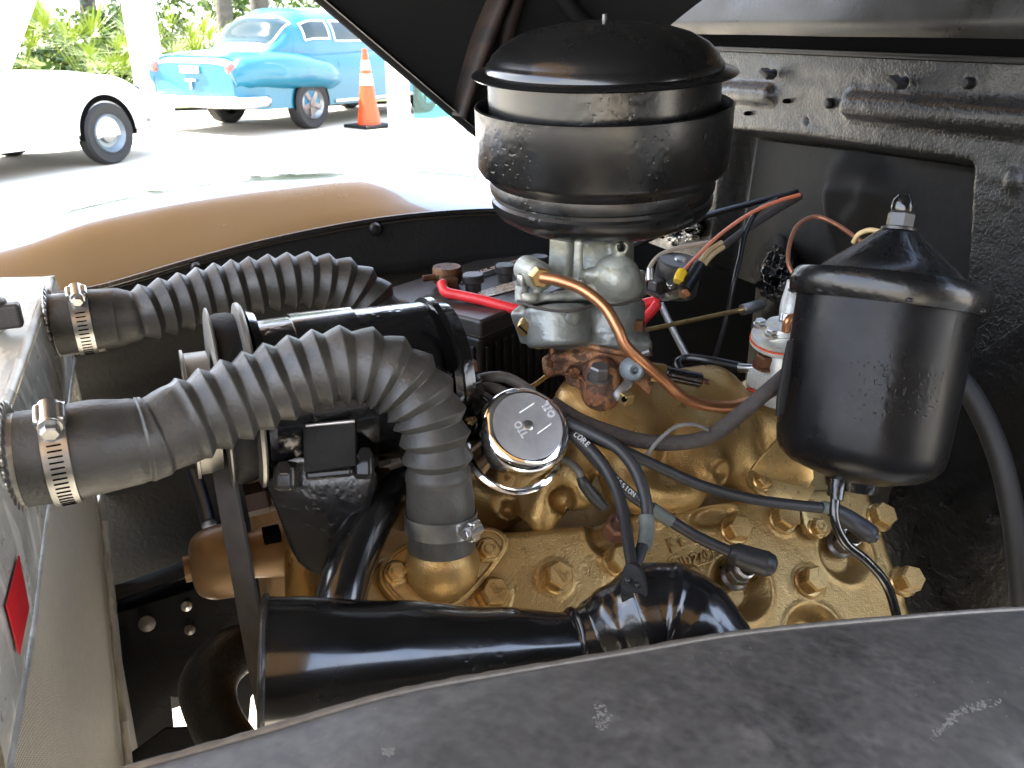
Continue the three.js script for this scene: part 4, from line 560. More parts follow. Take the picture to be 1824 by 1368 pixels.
{ // thermostat housing
  const o = hp(790, 1010, 0.004), t = thing('thermostat_housing', 'gold domed water outlet under the short end of the hose', 'water outlet', o);
  const pl = rounded([[668, 1035], [704, 975], [868, 942], [905, 968], [862, 1030], [800, 1092], [720, 1090]].map(([x, y]) => hp(x, y, 0.002)), 2);
  mesh('flange', plate(pl, hp(790, 1010, 0.002), HN, 0.008, 0.002), mat.gold, t); { const rim = pl.concat([pl[0]]).map(q => q.clone().lerp(o, 0.045).addScaledVector(HN, 0.0095)); mesh('flange_rim', sweep(rim, 0.0018, { k: 8, n: 160, open: true }), mat.gold, t); mesh('gasket', plate(pl.map(q => q.clone().addScaledVector(q.clone().sub(o), 0.02)), hp(790, 1010, 0.0005), HN, 0.0012, 0), mat.hole, t); }
  const dn = HN.clone().add(V(0, 0.25, 0)).normalize(), R = S(67, 0.66), dc = P(787, 1003, 0.655);
  mesh('dome', reUV(new THREE.SphereGeometry(S(67, 0.662), 56, 40).translate(...P(788, 1005, 0.662).toArray())), mat.gold, t);
  mesh('neck', cyl(P(787, 1000, 0.66), P(786, 940, 0.655), S(52, 0.66), S(50, 0.66), 36), mat.gold, t);
  for (const [x, y] of [[705, 1022], [868, 981]]) { const b = hp(x, y, 0.012); mesh('bolt', [lathe([[0.0105, 0], [0.0105, 0.002], [0.0092, 0.0032], [0.006, 0.0036]], b, HN, 28), hex(b, HN, 0.0145, 0.0085, 0.4), lathe([[0.0052, 0.008], [0.0052, 0.0094], [0.0035, 0.0096]], b, HN, 20)], mat.goldSmooth, t); }
}
{ // air cleaner
  const d = 0.80, ax = V(-0.055, 1, 0.06).normalize(), bot = P(1070, 374, d), k = S(1, d), o = bot.clone().addScaledVector(ax, -0.012);
  const t = thing('air_cleaner', 'large round black oil bath air cleaner on the carburettor', 'air cleaner', o);
  const h = (px) => S(px, d) / 0.985;
  const R = (px) => px * k;
  mesh('bowl', lathe([[0, 0], [R(70), 0], [R(120), h(3)], [R(160), h(12)], [R(184), h(26)], [R(193), h(40)], [R(194), h(52)], [R(190), h(56)], [R(190), h(62)], [R(195), h(66)], [R(196), h(74)], [R(195), h(84)], [R(201), h(92)], [R(210), h(98)], [R(216), h(108)], [R(216), h(196)], [R(216.5), h(203)], [R(213), h(205)], [R(211), h(198)], [R(211), h(110)]], o, ax, 96), mat.pitted2 ??= M(0.005, 0.005, 0.005, 0.4, 0, { bumpMap: size(tPit, 0.22), bumpScale: 0.0012, roughnessMap: size(tRough, 0.3), clearcoat: 0.35, clearcoatRoughness: 0.26 }), t);
  mesh('filter_sleeve', lathe([[R(150), h(120)], [R(193), h(150)], [R(193), h(250)], [R(188), h(256)]], o, ax, 96), mat.pitted2, t);
  const l = mesh('lid', lathe([[R(192), h(247)], [R(216), h(249)], [R(219), h(251.5)], [R(216), h(254)], [R(203), h(256)], [R(196), h(258)], [R(195), h(264)], [R(191), h(270)], [R(187), h(274)], [R(185), h(280)], [R(168), h(295)], [R(140), h(309)], [R(100), h(320)], [R(60), h(326)], [R(25), h(328)], [0, h(328.5)]], o, ax, 96), mat.lidM ??= M(0.005, 0.005, 0.005, 0.34, 0, { clearcoat: 0.6, clearcoatRoughness: 0.14, roughnessMap: size(tRough, 0.4), }), t);
  mesh('wing_stud', cyl(o.clone().addScaledVector(ax, h(326)), o.clone().addScaledVector(ax, h(338)), R(4.5), R(4), 12), mat.darkSteel, t);
  // band of bare metal under the bowl
  const cc = P(1069, 404, d - 0.0), col = mesh('clamp_ring', lathe([[R(55), 0], [R(57), h(1)], [R(57), h(26)], [R(54), h(27)]], cc, V(-0.02, 1, 0.04), 64), mat.steel, t);
  const nt = []; for (let i = 0; i < 30; i++) { const a = i / 30 * 6.283; nt.push(box(R(3.4), R(4), R(3), atM(cc.clone().add(V(Math.cos(a) * R(56.6), R(3), Math.sin(a) * R(56.6)))), 0.0004, 1)); }
  mesh('notches', nt, mat.hole, t).userData.kind = 'stuff';
}
{ // carburettor
  const d = 0.77, t = thing('carburettor', 'grey cast carburettor with rusty base below the air cleaner', 'carburettor', P(1070, 690, d)), p = (x, y, q = d) => P(x, y, q), r = (n) => S(n, d);
  const L = [];
  L.push(sCyl(p(1070, 424, 0.79), p(1070, 412, 0.79), r(67), 0.003), sCyl(p(1073, 520, 0.785), p(1071, 415, 0.79), r(58), 0.003));
  L.push(sBox(frame(p(1012, 462, 0.775), V(0, 1, 0), V(0.92, 0, -0.38)), r(31), r(48), r(24), 0.006));          // choke side block
  L.push(sBox(frame(p(1030, 470, 0.735), V(0, 1, 0), V(0.6, 0, 0.8)), r(8), r(42), r(6), 0.003));
  L.push(sCap(p(1098, 496, 0.745), p(1103, 505, 0.75), r(42)), sCap(p(1052, 490, 0.742), p(1050, 498, 0.745), r(13)));
  L.push(sCyl(p(1108, 441, 0.73), p(1096, 436, 0.78), r(12), 0.002));
  // cover flange with ears
  const fl = rounded([[918, 512], [940, 492], [985, 500], [1030, 512], [1090, 522], [1142, 508], [1150, 520], [1140, 534], [1075, 546], [1040, 552], [985, 553], [940, 545], [918, 530]].map(([x, y]) => p(x, y)), 1);
  L.push(sCyl(p(975, 527, 0.755), p(976, 541, 0.755), r(50), 0.003), sCyl(p(1085, 510, 0.77), p(1086, 533, 0.77), r(62), 0.003), sCyl(p(1030, 520, 0.76), p(1030, 538, 0.76), r(45), 0.003));
  L.push(sCyl(p(929, 508, 0.76), p(930, 540, 0.76), r(12), 0.002), sCyl(p(1140, 500, 0.79), p(1140, 528, 0.79), r(12), 0.002), sCyl(p(943, 523, 0.73), p(943, 540, 0.73), r(15), 0.003));
  // inlet boss
  L.push(sCap(p(940, 480, 0.765), p(962, 492, 0.735), r(25), r(24)));
  const upper = union(L, 0.006), choke = sCyl(p(1110, 441.5, 0.722), p(1100, 438, 0.76), r(7), 0.001), bore = sCyl(p(1070, 400, 0.79), p(1070, 440, 0.79), r(50), 0.001);
  mesh('air_horn', solid(p(1035, 478, 0.765), 0.075, 84, (q) => Math.max(upper(q), -choke(q), -bore(q)) + 0.0006 * (n3(q.x * 160, q.y * 160, q.z * 160) - 0.5)), mat.zinc, t);
  const B = [];
  B.push(sCyl(p(992, 545, 0.75), p(996, 618, 0.75), r(57), 0.006), sCyl(p(1098, 535, 0.77), p(1098, 612, 0.765), r(50), 0.004), sBox(frame(p(1050, 578, 0.765), V(0, 1, 0), V(0.93, 0, 0.37)), r(70), r(38), r(34), 0.008));
  B.push(sBox(frame(p(958, 580, 0.765), V(-0.35, 1, 0).normalize(), V(0.6, -0.3, 0.8)), r(44), r(34), r(16), 0.004)); // sloping side with the plugs
  B.push(sBox(frame(p(1098, 603, 0.765), V(0, 1, 0), V(0.93, 0, 0.37)), r(58), r(12), r(46), 0.005));
  const low = union(B, 0.007);
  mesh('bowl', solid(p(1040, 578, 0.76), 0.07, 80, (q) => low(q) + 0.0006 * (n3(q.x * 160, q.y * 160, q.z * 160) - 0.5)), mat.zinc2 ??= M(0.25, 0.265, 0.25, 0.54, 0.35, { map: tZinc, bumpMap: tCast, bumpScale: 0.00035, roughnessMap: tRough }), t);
  mesh('bowl_seal', [sweep([p(922, 536, 0.728), p(955, 548, 0.712), p(995, 554, 0.708), p(1030, 552, 0.712), p(1060, 543, 0.722), p(1100, 543, 0.724), p(1142, 532, 0.735)], r(2.6), { k: 8 })], mat.loom, t);
  const medal = mesh('boss_disc', lathe([[r(12), 0], [r(12), 0.002], [r(9), 0.0028], [0, 0.0028]], p(1019, 566, 0.718), V(-0.1, 0.1, 1), 28), mat.zinc2, t);
  // fittings
  const dirS = V(-0.55, -0.15, 0.82).normalize();
  for (const [x, y] of [[935, 583], [960, 606]]) { const o = p(x, y, 0.745); mesh('slotted_plug', [lathe([[r(14), -0.006], [r(14), 0.003], [r(12), 0.0055], [0, 0.0055]], o, dirS, 24)], mat.brass, t); mesh('screw_slot', box(r(3), 0.002, r(24), frame(o.clone().addScaledVector(dirS, 0.0052), dirS, V(0.5, 0.6, 0.3)), 0.0003, 1), mat.hole, t); }
  for (const [x, y, q] of [[929, 500, 0.745], [1140, 494, 0.775], [1030, 508, 0.735]]) { const o = p(x, y, q); mesh('cover_screw', [lathe([[r(8.5), -0.004], [r(8.5), 0.004], [r(7), 0.006], [0, 0.0062]], o, V(0, 1, 0.1), 20)], mat.steel, t); }
  const iv = p(958, 494, 0.73).sub(p(940, 480, 0.765)).normalize(); const io = p(962, 494, 0.722);
  mesh('inlet_nut', hex(io.clone().addScaledVector(iv, -0.006), iv, r(31), 0.011, 0.3), mat.brass, t);
  // rusty throttle body
  const T = [sCyl(p(1085, 622, 0.765), p(1083, 632, 0.765), r(62), 0.003), sCyl(p(1080, 625, 0.77), p(1075, 690, 0.77), r(52), 0.006), sBox(frame(p(1010, 645, 0.765), V(-0.25, 1, 0).normalize(), V(0.93, 0.25, 0.37)), r(44), r(13), r(25), 0.005), sBox(frame(p(1040, 625, 0.765), V(0, 1, 0), V(0.93, 0, 0.37)), r(60), r(8), r(40), 0.004), sCap(p(1070, 672, 0.735), p(1070, 700, 0.735), r(34)), sBox(frame(p(1125, 675, 0.765), V(0, 1, 0), V(0.93, 0, 0.37)), r(34), r(34), r(26), 0.006), sCap(p(1030, 670, 0.75), p(1040, 690, 0.75), r(22)), sCap(p(1110, 650, 0.75), p(1155, 668, 0.76), r(13))];
  const tb = union(T, 0.008); mesh('throttle_body', solid(p(1080, 665, 0.765), 0.06, 64, (q) => tb(q) + 0.0009 * (n3(q.x * 120, q.y * 120, q.z * 120) - 0.5)), mat.rust, t);
  mesh('base_nut', [hex(p(1067, 672, 0.715), V(0, 1, 0.1), r(30), 0.011, 0.4), lathe([[r(21), 0], [r(21), 0.002], [0, 0.002]], p(1067, 675, 0.715), V(0, 1, 0.1), 24)], mat.darkSteel, t);
  mesh('base_bolt', [hex(p(983, 640, 0.755), V(0, -1, 0), r(17), 0.008, 0.4), cyl(p(984, 620, 0.755), p(984, 642, 0.755), r(7))], mat.rustSteel, t);
  mesh('lever_screw', [cyl(p(1020, 658, 0.735), p(1024, 664, 0.725), r(9)), sweep([p(1010, 664, 0.738), p(1040, 672, 0.73), p(1050, 690, 0.728)], r(8), { k: 8, flat: () => 0.6 })], mat.rustSteel, t);
  const kd = p(1132, 660, 0.70).sub(p(1120, 655, 0.73)).normalize();
  mesh('idle_knob', lathe([[r(20), 0], [r(21), 0.006], [r(17), 0.016], [r(12), 0.02], [r(10), 0.0205], [r(6), 0.019], [r(5), 0.012], [0, 0.012]], p(1124, 657, 0.722), kd, 32), mat.greyKnob ??= M(0.13, 0.155, 0.165, 0.5), t);
  mesh('throttle_arm', [sweep([p(1118, 660, 0.715), p(1120, 680, 0.708), p(1106, 695, 0.706), p(1100, 704, 0.706), p(1104, 712, 0.706)], r(6), { k: 10, flat: () => 0.5 })], mat.darkSteel, t);
  mesh('link_block', box(r(20), r(18), r(16), frame(p(1116, 710, 0.70), V(0.1, 1, 0.1), V(1, 0.1, -0.2)), 0.0012), mat.brass, t); mesh('link_hole', lathe([[0, 0], [r(5), 0.0002]], p(1112, 711, 0.6935), V(-0.2, 0.2, 1), 16), mat.hole, t);
  mesh('mixture_screw', [cyl(p(1140, 632, 0.75), p(1160, 626, 0.745), r(8)), ...[0, 1, 2, 3, 4].map(i => new THREE.TorusGeometry(r(9), r(1.6), 8, 20).applyMatrix4(frame(p(1138 + i * 4, 632 - i * 1.2, 0.75), V(1, 0.15, 0.2)).multiply(new THREE.Matrix4().makeRotationX(Math.PI / 2))))], mat.darkSteel, t);
  mesh('base_stud', hex(p(1138, 588, 0.74), V(0, 1, 0), r(16), 0.009, 0.2), mat.rustSteel, t);
  const nip = mesh('vacuum_cap', [cyl(p(1186, 665, 0.745), p(1250, 678, 0.745), r(13), r(13), 24, 0.0012)], mat.gloss, t); mesh('nipple', [cyl(p(1240, 676, 0.745), p(1264, 681, 0.745), r(5)), ], mat.rustSteel, t); mesh('nipple_nut', hex(p(1160, 662, 0.748), V(1, -0.15, 0.4), r(30), 0.014), mat.brass, t);
}
// ---------------------------------------------------------------- hoses
function clampOn(t, fr, w, rb, turnTo, slots) {                     // a worm clamp round the hose at frame fr
  const [c, T, , R] = fr, r = R + 0.0012 + rb, o = c.clone().addScaledVector(T, -w / 2);
  const g = mesh('hose_clamp', lathe([[r, 0], [r + 0.0007, 0.0003], [r + 0.0007, w - 0.0003], [r, w], [r - 0.001, w], [r - 0.001, 0]], o, T, 72), mat.steel, t, undefined);
  const to = turnTo.clone().sub(c); to.addScaledVector(T, -to.dot(T)).normalize(); const tn = T.clone().cross(to);
  const hb = c.clone().addScaledVector(to, r + 0.0045), hd = new THREE.Matrix4().makeBasis(tn, T, to.clone()).setPosition(hb);
  return { g, hb, to, tn, T, r, c, o, w };
}
function wormHousing(k, s = 1) { const m = new THREE.Matrix4().makeBasis(k.tn, k.T, k.to.clone()).setPosition(k.hb); mesh('screw_housing', [box(0.014 * s, k.w * 1.15, 0.0085 * s, m, 0.003), cyl(k.hb.clone().addScaledVector(k.tn, -0.008 * s), k.hb.clone().addScaledVector(k.tn, 0.008 * s), 0.0058 * s, 0.0058 * s, 20)], mat.steel, k.g); const e = k.hb.clone().addScaledVector(k.tn, 0.008 * s); mesh('clamp_screw', [hex(e, k.tn, 0.0085 * s, 0.006 * s, 0.3), lathe([[0.0062 * s, 0], [0.0062 * s, 0.0012], [0, 0.0014]], e, k.tn, 20)], mat.steel, k.g); }
function slotsOn(k, a0, a1, n) { const l = []; for (let i = 0; i < n; i++) { const a = a0 + (a1 - a0) * i / (n - 1), dir = k.to.clone().multiplyScalar(Math.cos(a)).addScaledVector(k.tn, Math.sin(a)), tg = k.to.clone().multiplyScalar(-Math.sin(a)).addScaledVector(k.tn, Math.cos(a)); l.push(box(0.0011, k.w * 0.52, 0.0006, new THREE.Matrix4().makeBasis(tg, k.T, dir.clone()).setPosition(k.c.clone().addScaledVector(dir, k.r + 0.0008)), 0.0002, 1)); } const m = mesh('slots', l, mat.hole, k.g); m.userData.kind = 'stuff'; }
const saw = (s, pitch, amp) => { const f = (s / pitch) % 1; return amp * (f < 0.62 ? f / 0.62 : (1 - f) / 0.38) - amp * 0.55; };
function hose(name, label, pts, o) {
  const P0 = PW(pts.map(q => q.slice(0, 3))), rad = pts.map(q => S(q[3], q[2])); const t = thing(name, label, 'radiator hose', P0[0], 'ribbed radiator hoses');
  const g = sweep(P0, rad, { n: o.n || 700, k: 56, prof: (s, L, a) => { const q = s / L, w = smooth(o.a, o.a + 0.03, q) * (1 - smooth(o.b - 0.03, o.b, q)); return w * saw(s + 0.0012 * Math.sin(a * 1 + s * 40), o.pitch, o.amp) + (o.lips || []).reduce((m, [x, wd, h]) => m + h * smooth(wd, wd * 0.5, Math.abs(s - x * L)), 0); } });
  mesh('rubber', g, mat.rubber, t); return { t, fr: g.userData.frames };
}
const H1 = hose('radiator_hose', 'thick ribbed rubber hose bending down to the gold outlet, in front', [[40, 818, 0.530, 86], [110, 808, 0.538, 86], [165, 797, 0.545, 85], [235, 787, 0.556, 78], [270, 779, 0.562, 70], [330, 752, 0.573, 74], [450, 700, 0.592, 71], [545, 664, 0.605, 68], [635, 650, 0.615, 66], [705, 672, 0.622, 66], [755, 722, 0.627, 64], [776, 785, 0.632, 59], [781, 850, 0.64, 58], [785, 900, 0.647, 61], [786, 975, 0.655, 60]], { a: 0.24, b: 0.86, pitch: 0.0158, amp: 0.0053, lips: [[0.187, 0.006, 0.002]] });
{ const k = clampOn(H1.t, H1.fr[Math.round(700 * 0.072)], 0.0155, 0, P(104, 690, 0.50)); slotsOn(k, 0.55, 2.5, 19); wormHousing(k, 1.15); k.g.userData.label = 'slotted steel clamp at the radiator';
  const k2 = clampOn(H1.t, H1.fr[Math.round(700 * 0.955)], 0.015, 0, P(852, 905, 0.625)); wormHousing(k2, 0.85); slotsOn(k2, -1.0, -0.35, 7); }
const H2 = hose('radiator_hose', 'ribbed rubber hose curving down beside the battery, behind the other', [[98, 580, 0.76, 54], [150, 572, 0.768, 55], [205, 566, 0.78, 53], [240, 562, 0.785, 46], [300, 545, 0.80, 48], [400, 520, 0.825, 50], [490, 503, 0.845, 47], [560, 500, 0.86, 47], [625, 513, 0.875, 47], [665, 545, 0.885, 46], [680, 600, 0.89, 46], [682, 680, 0.89, 46]], { a: 0.16, b: 0.97, pitch: 0.0172, amp: 0.0056 });
{ const k = clampOn(H2.t, H2.fr[Math.round(700 * 0.088)], 0.0155, 0, P(146, 505, 0.74)); slotsOn(k, 0.6, 2.4, 15); wormHousing(k, 1.0); }

// ---------------------------------------------------------------- generator, its bracket and the belt
{
  const c0 = P(447, 717, 0.668), c1 = P(772, 669, 0.725), ax = c1.clone().sub(c0).normalize(), L = c0.distanceTo(c1), t = thing('generator', 'black generator behind the front hose with its wide pulley', 'generator', c0), r = S(154, 0.66);
  const at = (x) => c0.clone().addScaledVector(ax, x);
  mesh('housing', lathe([[0, 0], [r * 0.9, 0], [r * 0.94, 0.003], [r * 0.95, 0.03], [r * 0.95, L - 0.012], [r * 0.9, L + 0.012], [r * 0.55, L + 0.018], [0, L + 0.02]], at(0.004), ax, 80), mat.gloss, t);
  mesh('cover_band', lathe([[r * 0.95, 0], [r * 0.985, 0.0005], [r * 0.985, 0.05], [r * 0.95, 0.0505]], at(0.036), ax, 80), mat.pitted, t);
  mesh('end_plate', [lathe([[r * 0.95, 0], [r * 1.0, 0.001], [r * 1.0, 0.007], [r * 0.9, 0.012], [0, 0.013]], at(L - 0.004), ax, 80)], mat.gloss, t);
  const side = P(790, 640, 0.62).sub(c1); side.addScaledVector(ax, -side.dot(ax)).normalize();
  mesh('brush_window', plate(rounded([[762, 552], [778, 556], [800, 600], [818, 655], [800, 668], [790, 620], [776, 575]].map(([x, y]) => P(x, y, 0.665)), 1), P(790, 610, 0.662), FW.clone().negate().add(V(0, 0.1, 0)), 0.002, 0.0005), mat.hole, t);
  const e = P(835, 655, 0.70); mesh('end_bolt', [hex(e.clone().addScaledVector(ax, -0.004), ax, 0.013, 0.01), lathe([[0.0115, -0.006], [0.0115, -0.003], [0, -0.003]], e, ax, 24)], mat.rustSteel, t);
  mesh('terminal_box', box(0.022, 0.06, 0.02, atM(P(838, 730, 0.70), [0, 0.2, 0.1]), 0.004), mat.gloss, t);
  // pulley: a flat drum between two rims
  const pr = S(165, 0.655), p0 = P(400, 712, 0.655); const pat = (x) => p0.clone().addScaledVector(ax, x);
  mesh('pulley_rim', lathe([[0, 0], [pr * 0.96, 0], [pr, 0.001], [pr, 0.0022], [pr * 0.9, 0.004]], pat(-0.006), ax, 96), mat.rimM ??= M(0.34, 0.33, 0.3, 0.4, 0.75, { map: tMottle }), t);
  mesh('pulley_rim', lathe([[pr * 0.9, 0], [pr * 1.02, 0.002], [pr * 1.025, 0.0045], [pr * 1.0, 0.0062], [pr * 0.8, 0.0065]], pat(0.0145), ax, 96), mat.rimM, t);
  mesh('pulley_drum', lathe([[pr * 0.9, 0], [pr * 0.93, 0.006], [pr * 0.93, 0.014], [pr * 0.9, 0.02]], pat(-0.004), ax, 96), mat.satin, t);
  mesh('fan_disc', lathe([[pr * 0.85, 0], [pr * 0.93, 0.002], [pr * 0.9, 0.008], [0, 0.009]], pat(0.0215), ax, 80), mat.gloss, t);
  // idler drum half hidden by the pulley
  const i0 = P(362, 735, 0.64), ir = S(112, 0.64); const id = thing('idler_pulley', 'grey drum pulley behind the front hose, left of the generator', 'pulley', i0);
  mesh('drum', lathe([[0, 0], [ir * 0.97, 0], [ir * 0.97, 0.016], [0, 0.016]], i0.clone().addScaledVector(ax, -0.008), ax, 80), mat.rimM, id);
  mesh('rim', lathe([[ir * 0.9, 0], [ir * 1.03, 0], [ir * 1.03, 0.002], [ir * 0.9, 0.0022]], i0.clone().addScaledVector(ax, -0.0105), ax, 80), mat.rimM, id);
  // bracket below the generator
  const b = thing('generator_bracket', 'black tapered casting that carries the generator', 'bracket', P(580, 880, 0.66));
  mesh('web', plate(rounded([[478, 812], [655, 812], [672, 842], [648, 925], [612, 1008], [566, 1012], [535, 985], [510, 905]].map(([x, y]) => P(x, y, 0.655)), 1), P(580, 880, 0.655), FW.clone().negate().addScaledVector(UP, -0.12), 0.012, 0.004, RT), mat.gloss, b);
  mesh('strap', plate([[545, 756], [632, 748], [634, 826], [547, 838]].map(([x, y]) => P(x, y, 0.628)), P(590, 790, 0.628), FW.clone().negate(), 0.004, 0.0012, RT), mat.satin, b);
  mesh('strap_edge', sweep([P(545, 758, 0.623), P(632, 750, 0.623)], 0.0014, { k: 8, n: 6 }), mat.steelBare ??= M(0.5, 0.5, 0.5, 0.4, 0.8), b);
  mesh('clamp_bar', [box(S(86, 0.63), S(18, 0.63), 0.018, new THREE.Matrix4().makeBasis(RT, UP, FW.clone().negate()).setPosition(P(590, 842, 0.636)).multiply(new THREE.Matrix4().makeRotationZ(0.1)), 0.003), box(S(42, 0.63), S(52, 0.63), 0.03, new THREE.Matrix4().makeBasis(RT, UP, FW.clone().negate()).setPosition(P(514, 846, 0.64)), 0.005), box(S(40, 0.63), S(48, 0.63), 0.03, new THREE.Matrix4().makeBasis(RT, UP, FW.clone().negate()).setPosition(P(652, 828, 0.648)), 0.005)], mat.gloss, b);
  for (const [x, y] of [[504, 836], [648, 812]]) { const o = P(x, y, 0.622); mesh('bolt', hex(o, V(0, 0.6, 0.8), S(24, 0.62), 0.008, 0.4), mat.gloss, b); }
  const nb = P(458, 890, 0.655); mesh('pivot_nut', [hex(P(438, 893, 0.652), V(0.93, 0.06, 0), S(52, 0.65), 0.018, 0.2)], mat.rustDark ??= M(0.1, 0.085, 0.075, 0.6, 0.4, { map: size(tRust, 0.03) }), b); mesh('pivot_bolt', cyl(P(478, 892, 0.657), P(520, 886, 0.66), S(20, 0.65), S(20, 0.65), 20), mat.rustDark, b);
  // belt: a flat strip from the drum down past the hub
  const bp = [[378, 700, 0.635], [384, 760, 0.634], [390, 800, 0.632], [412, 930, 0.625], [434, 1050, 0.618], [456, 1170, 0.612], [478, 1280, 0.606]].map(q => P(...q));
  const bt = tag(mesh('fan_belt', grid(1, 1, () => [V(), 0, 0]), mat.belt, null), 'flat dark grey fan belt running down past the gold hub', 'fan belt');
  const bc = new THREE.CatmullRomCurve3(bp); bt.geometry = (() => { const l = []; const strip = (o, s) => grid(4, 60, (u, v) => { const c = bc.getPoint(v), w = S(37, 0.63); const a = c.clone().addScaledVector(RT, (u - 0.5) * w).addScaledVector(FW, o + 0.0006 * Math.abs(u - 0.5)); return [a, u * w, v * 0.25]; }); l.push(strip(0), strip(0.006)); for (const e of [-0.5, 0.5]) l.push(grid(2, 60, (u, v) => { const c = bc.getPoint(v), w = S(37, 0.63); return [c.clone().addScaledVector(RT, e * w).addScaledVector(FW, 0.006 * u + 0.0003), u * 0.006, v * 0.25]; })); return merge(l); })();
}
// ---------------------------------------------------------------- oil filler pipe and the black duct
{
  const t = thing('filler_pipe', 'thick glossy black pipe slanting up behind the hose end', 'pipe', P(620, 1030, 0.66));
  mesh('pipe', sweep(PW([[598, 1120, 0.61], [608, 1060, 0.62], [632, 985, 0.64], [665, 915, 0.66], [705, 872, 0.68], [735, 850, 0.69]]), [S(46, 0.61), S(46, 0.62), S(45, 0.64), S(42, 0.66), S(34, 0.68), S(26, 0.69)], { k: 32, n: 80 }), mat.pitted, t);
  mesh('flat_tab', plate(rounded([[650, 880], [668, 848], [690, 860], [672, 905]].map(([x, y]) => P(x, y, 0.69)), 1), P(668, 870, 0.69), FW.clone().negate(), 0.003, 0.001), mat.rustSteel, t);
}
{
  const a = P(476, 1186, 0.50), t = thing('air_duct', 'black tapered duct with a rolled mouth along the near fender', 'duct', a);
  const Rm = S(124, 0.5), c = PW([[470, 1190, 0.498], [520, 1187, 0.502], [700, 1173, 0.525], [880, 1160, 0.548], [1020, 1151, 0.565]]);
  mesh('cone', sweep(c, [Rm, Rm * 0.985, S(101, 0.525), S(77, 0.548), S(59, 0.565)].map((x, i) => i > 2 ? x : x), { k: 80, n: 120, open: true }), mat.pitted, t);
  mesh('mouth_roll', (() => { const ax = c[1].clone().sub(c[0]).normalize(); return new THREE.TorusGeometry(Rm, 0.0022, 12, 96).applyMatrix4(frame(c[0], ax).multiply(new THREE.Matrix4().makeRotationX(Math.PI / 2))); })(), mat.gloss, t);
  mesh('inner_throat', sweep([c[0].clone().addScaledVector(RT, 0.002), c[1].clone(), c[2].clone()], [Rm * 0.985, Rm * 0.97, Rm * 0.8], { k: 60, n: 20, open: true }), mat.hole, t);
  const j = PW([[1014, 1147, 0.564], [1022, 1146, 0.565], [1034, 1145, 0.566]]); mesh('joint_ring', sweep(j, [S(59, 0.564), S(64, 0.565), S(58, 0.566)], { k: 56, n: 24 }), mat.gloss, t);
  mesh('boot', sweep(PW([[1026, 1145, 0.565], [1060, 1135, 0.566], [1100, 1118, 0.566], [1142, 1106, 0.566]]), [S(57, 0.565), S(60, 0.566), S(76, 0.566), S(94, 0.566)], { k: 64, n: 60 }), mat.gloss, t);
  const fo = P(1146, 1100, 0.566), fn = P(1160, 1098, 0.567).sub(P(1130, 1108, 0.567)).normalize(); mesh('clamp_flange', [sweep(PW([[1136, 1103, 0.566], [1140, 1102, 0.566], [1156, 1098, 0.567], [1161, 1097, 0.567]]), [S(93, 0.566), S(97, 0.566), S(97, 0.567), S(93, 0.567)], { k: 72, n: 24 })], mat.gloss, t);
  const ear = P(1124, 1030, 0.54); mesh('flange_ear', plate(rounded([[1112, 1085], [1108, 1030], [1120, 1004], [1142, 1008], [1158, 1060], [1160, 1100], [1130, 1110]].map(([x, y]) => P(x, y, 0.545)), 2), P(1135, 1050, 0.545), FW.clone().negate().addScaledVector(RT, -0.5), 0.004, 0.0015), mat.satin, t);
  for (const [x, y] of [[1117, 1034], [1134, 1042]]) mesh('rivet', new THREE.SphereGeometry(S(6, 0.54), 16, 10).translate(...P(x, y, 0.539).toArray()), mat.gloss, t);
  mesh('elbow', sweep(PW([[1155, 1098, 0.567], [1185, 1096, 0.566], [1225, 1112, 0.563], [1265, 1150, 0.557], [1290, 1210, 0.55]]), [S(93, 0.567), S(92, 0.566), S(90, 0.563), S(78, 0.557), S(62, 0.55)], { k: 64, n: 70, prof: (s) => 0.0016 * smooth(0.004, 0.001, Math.abs(s - 0.014)) }), mat.gloss, t);
}
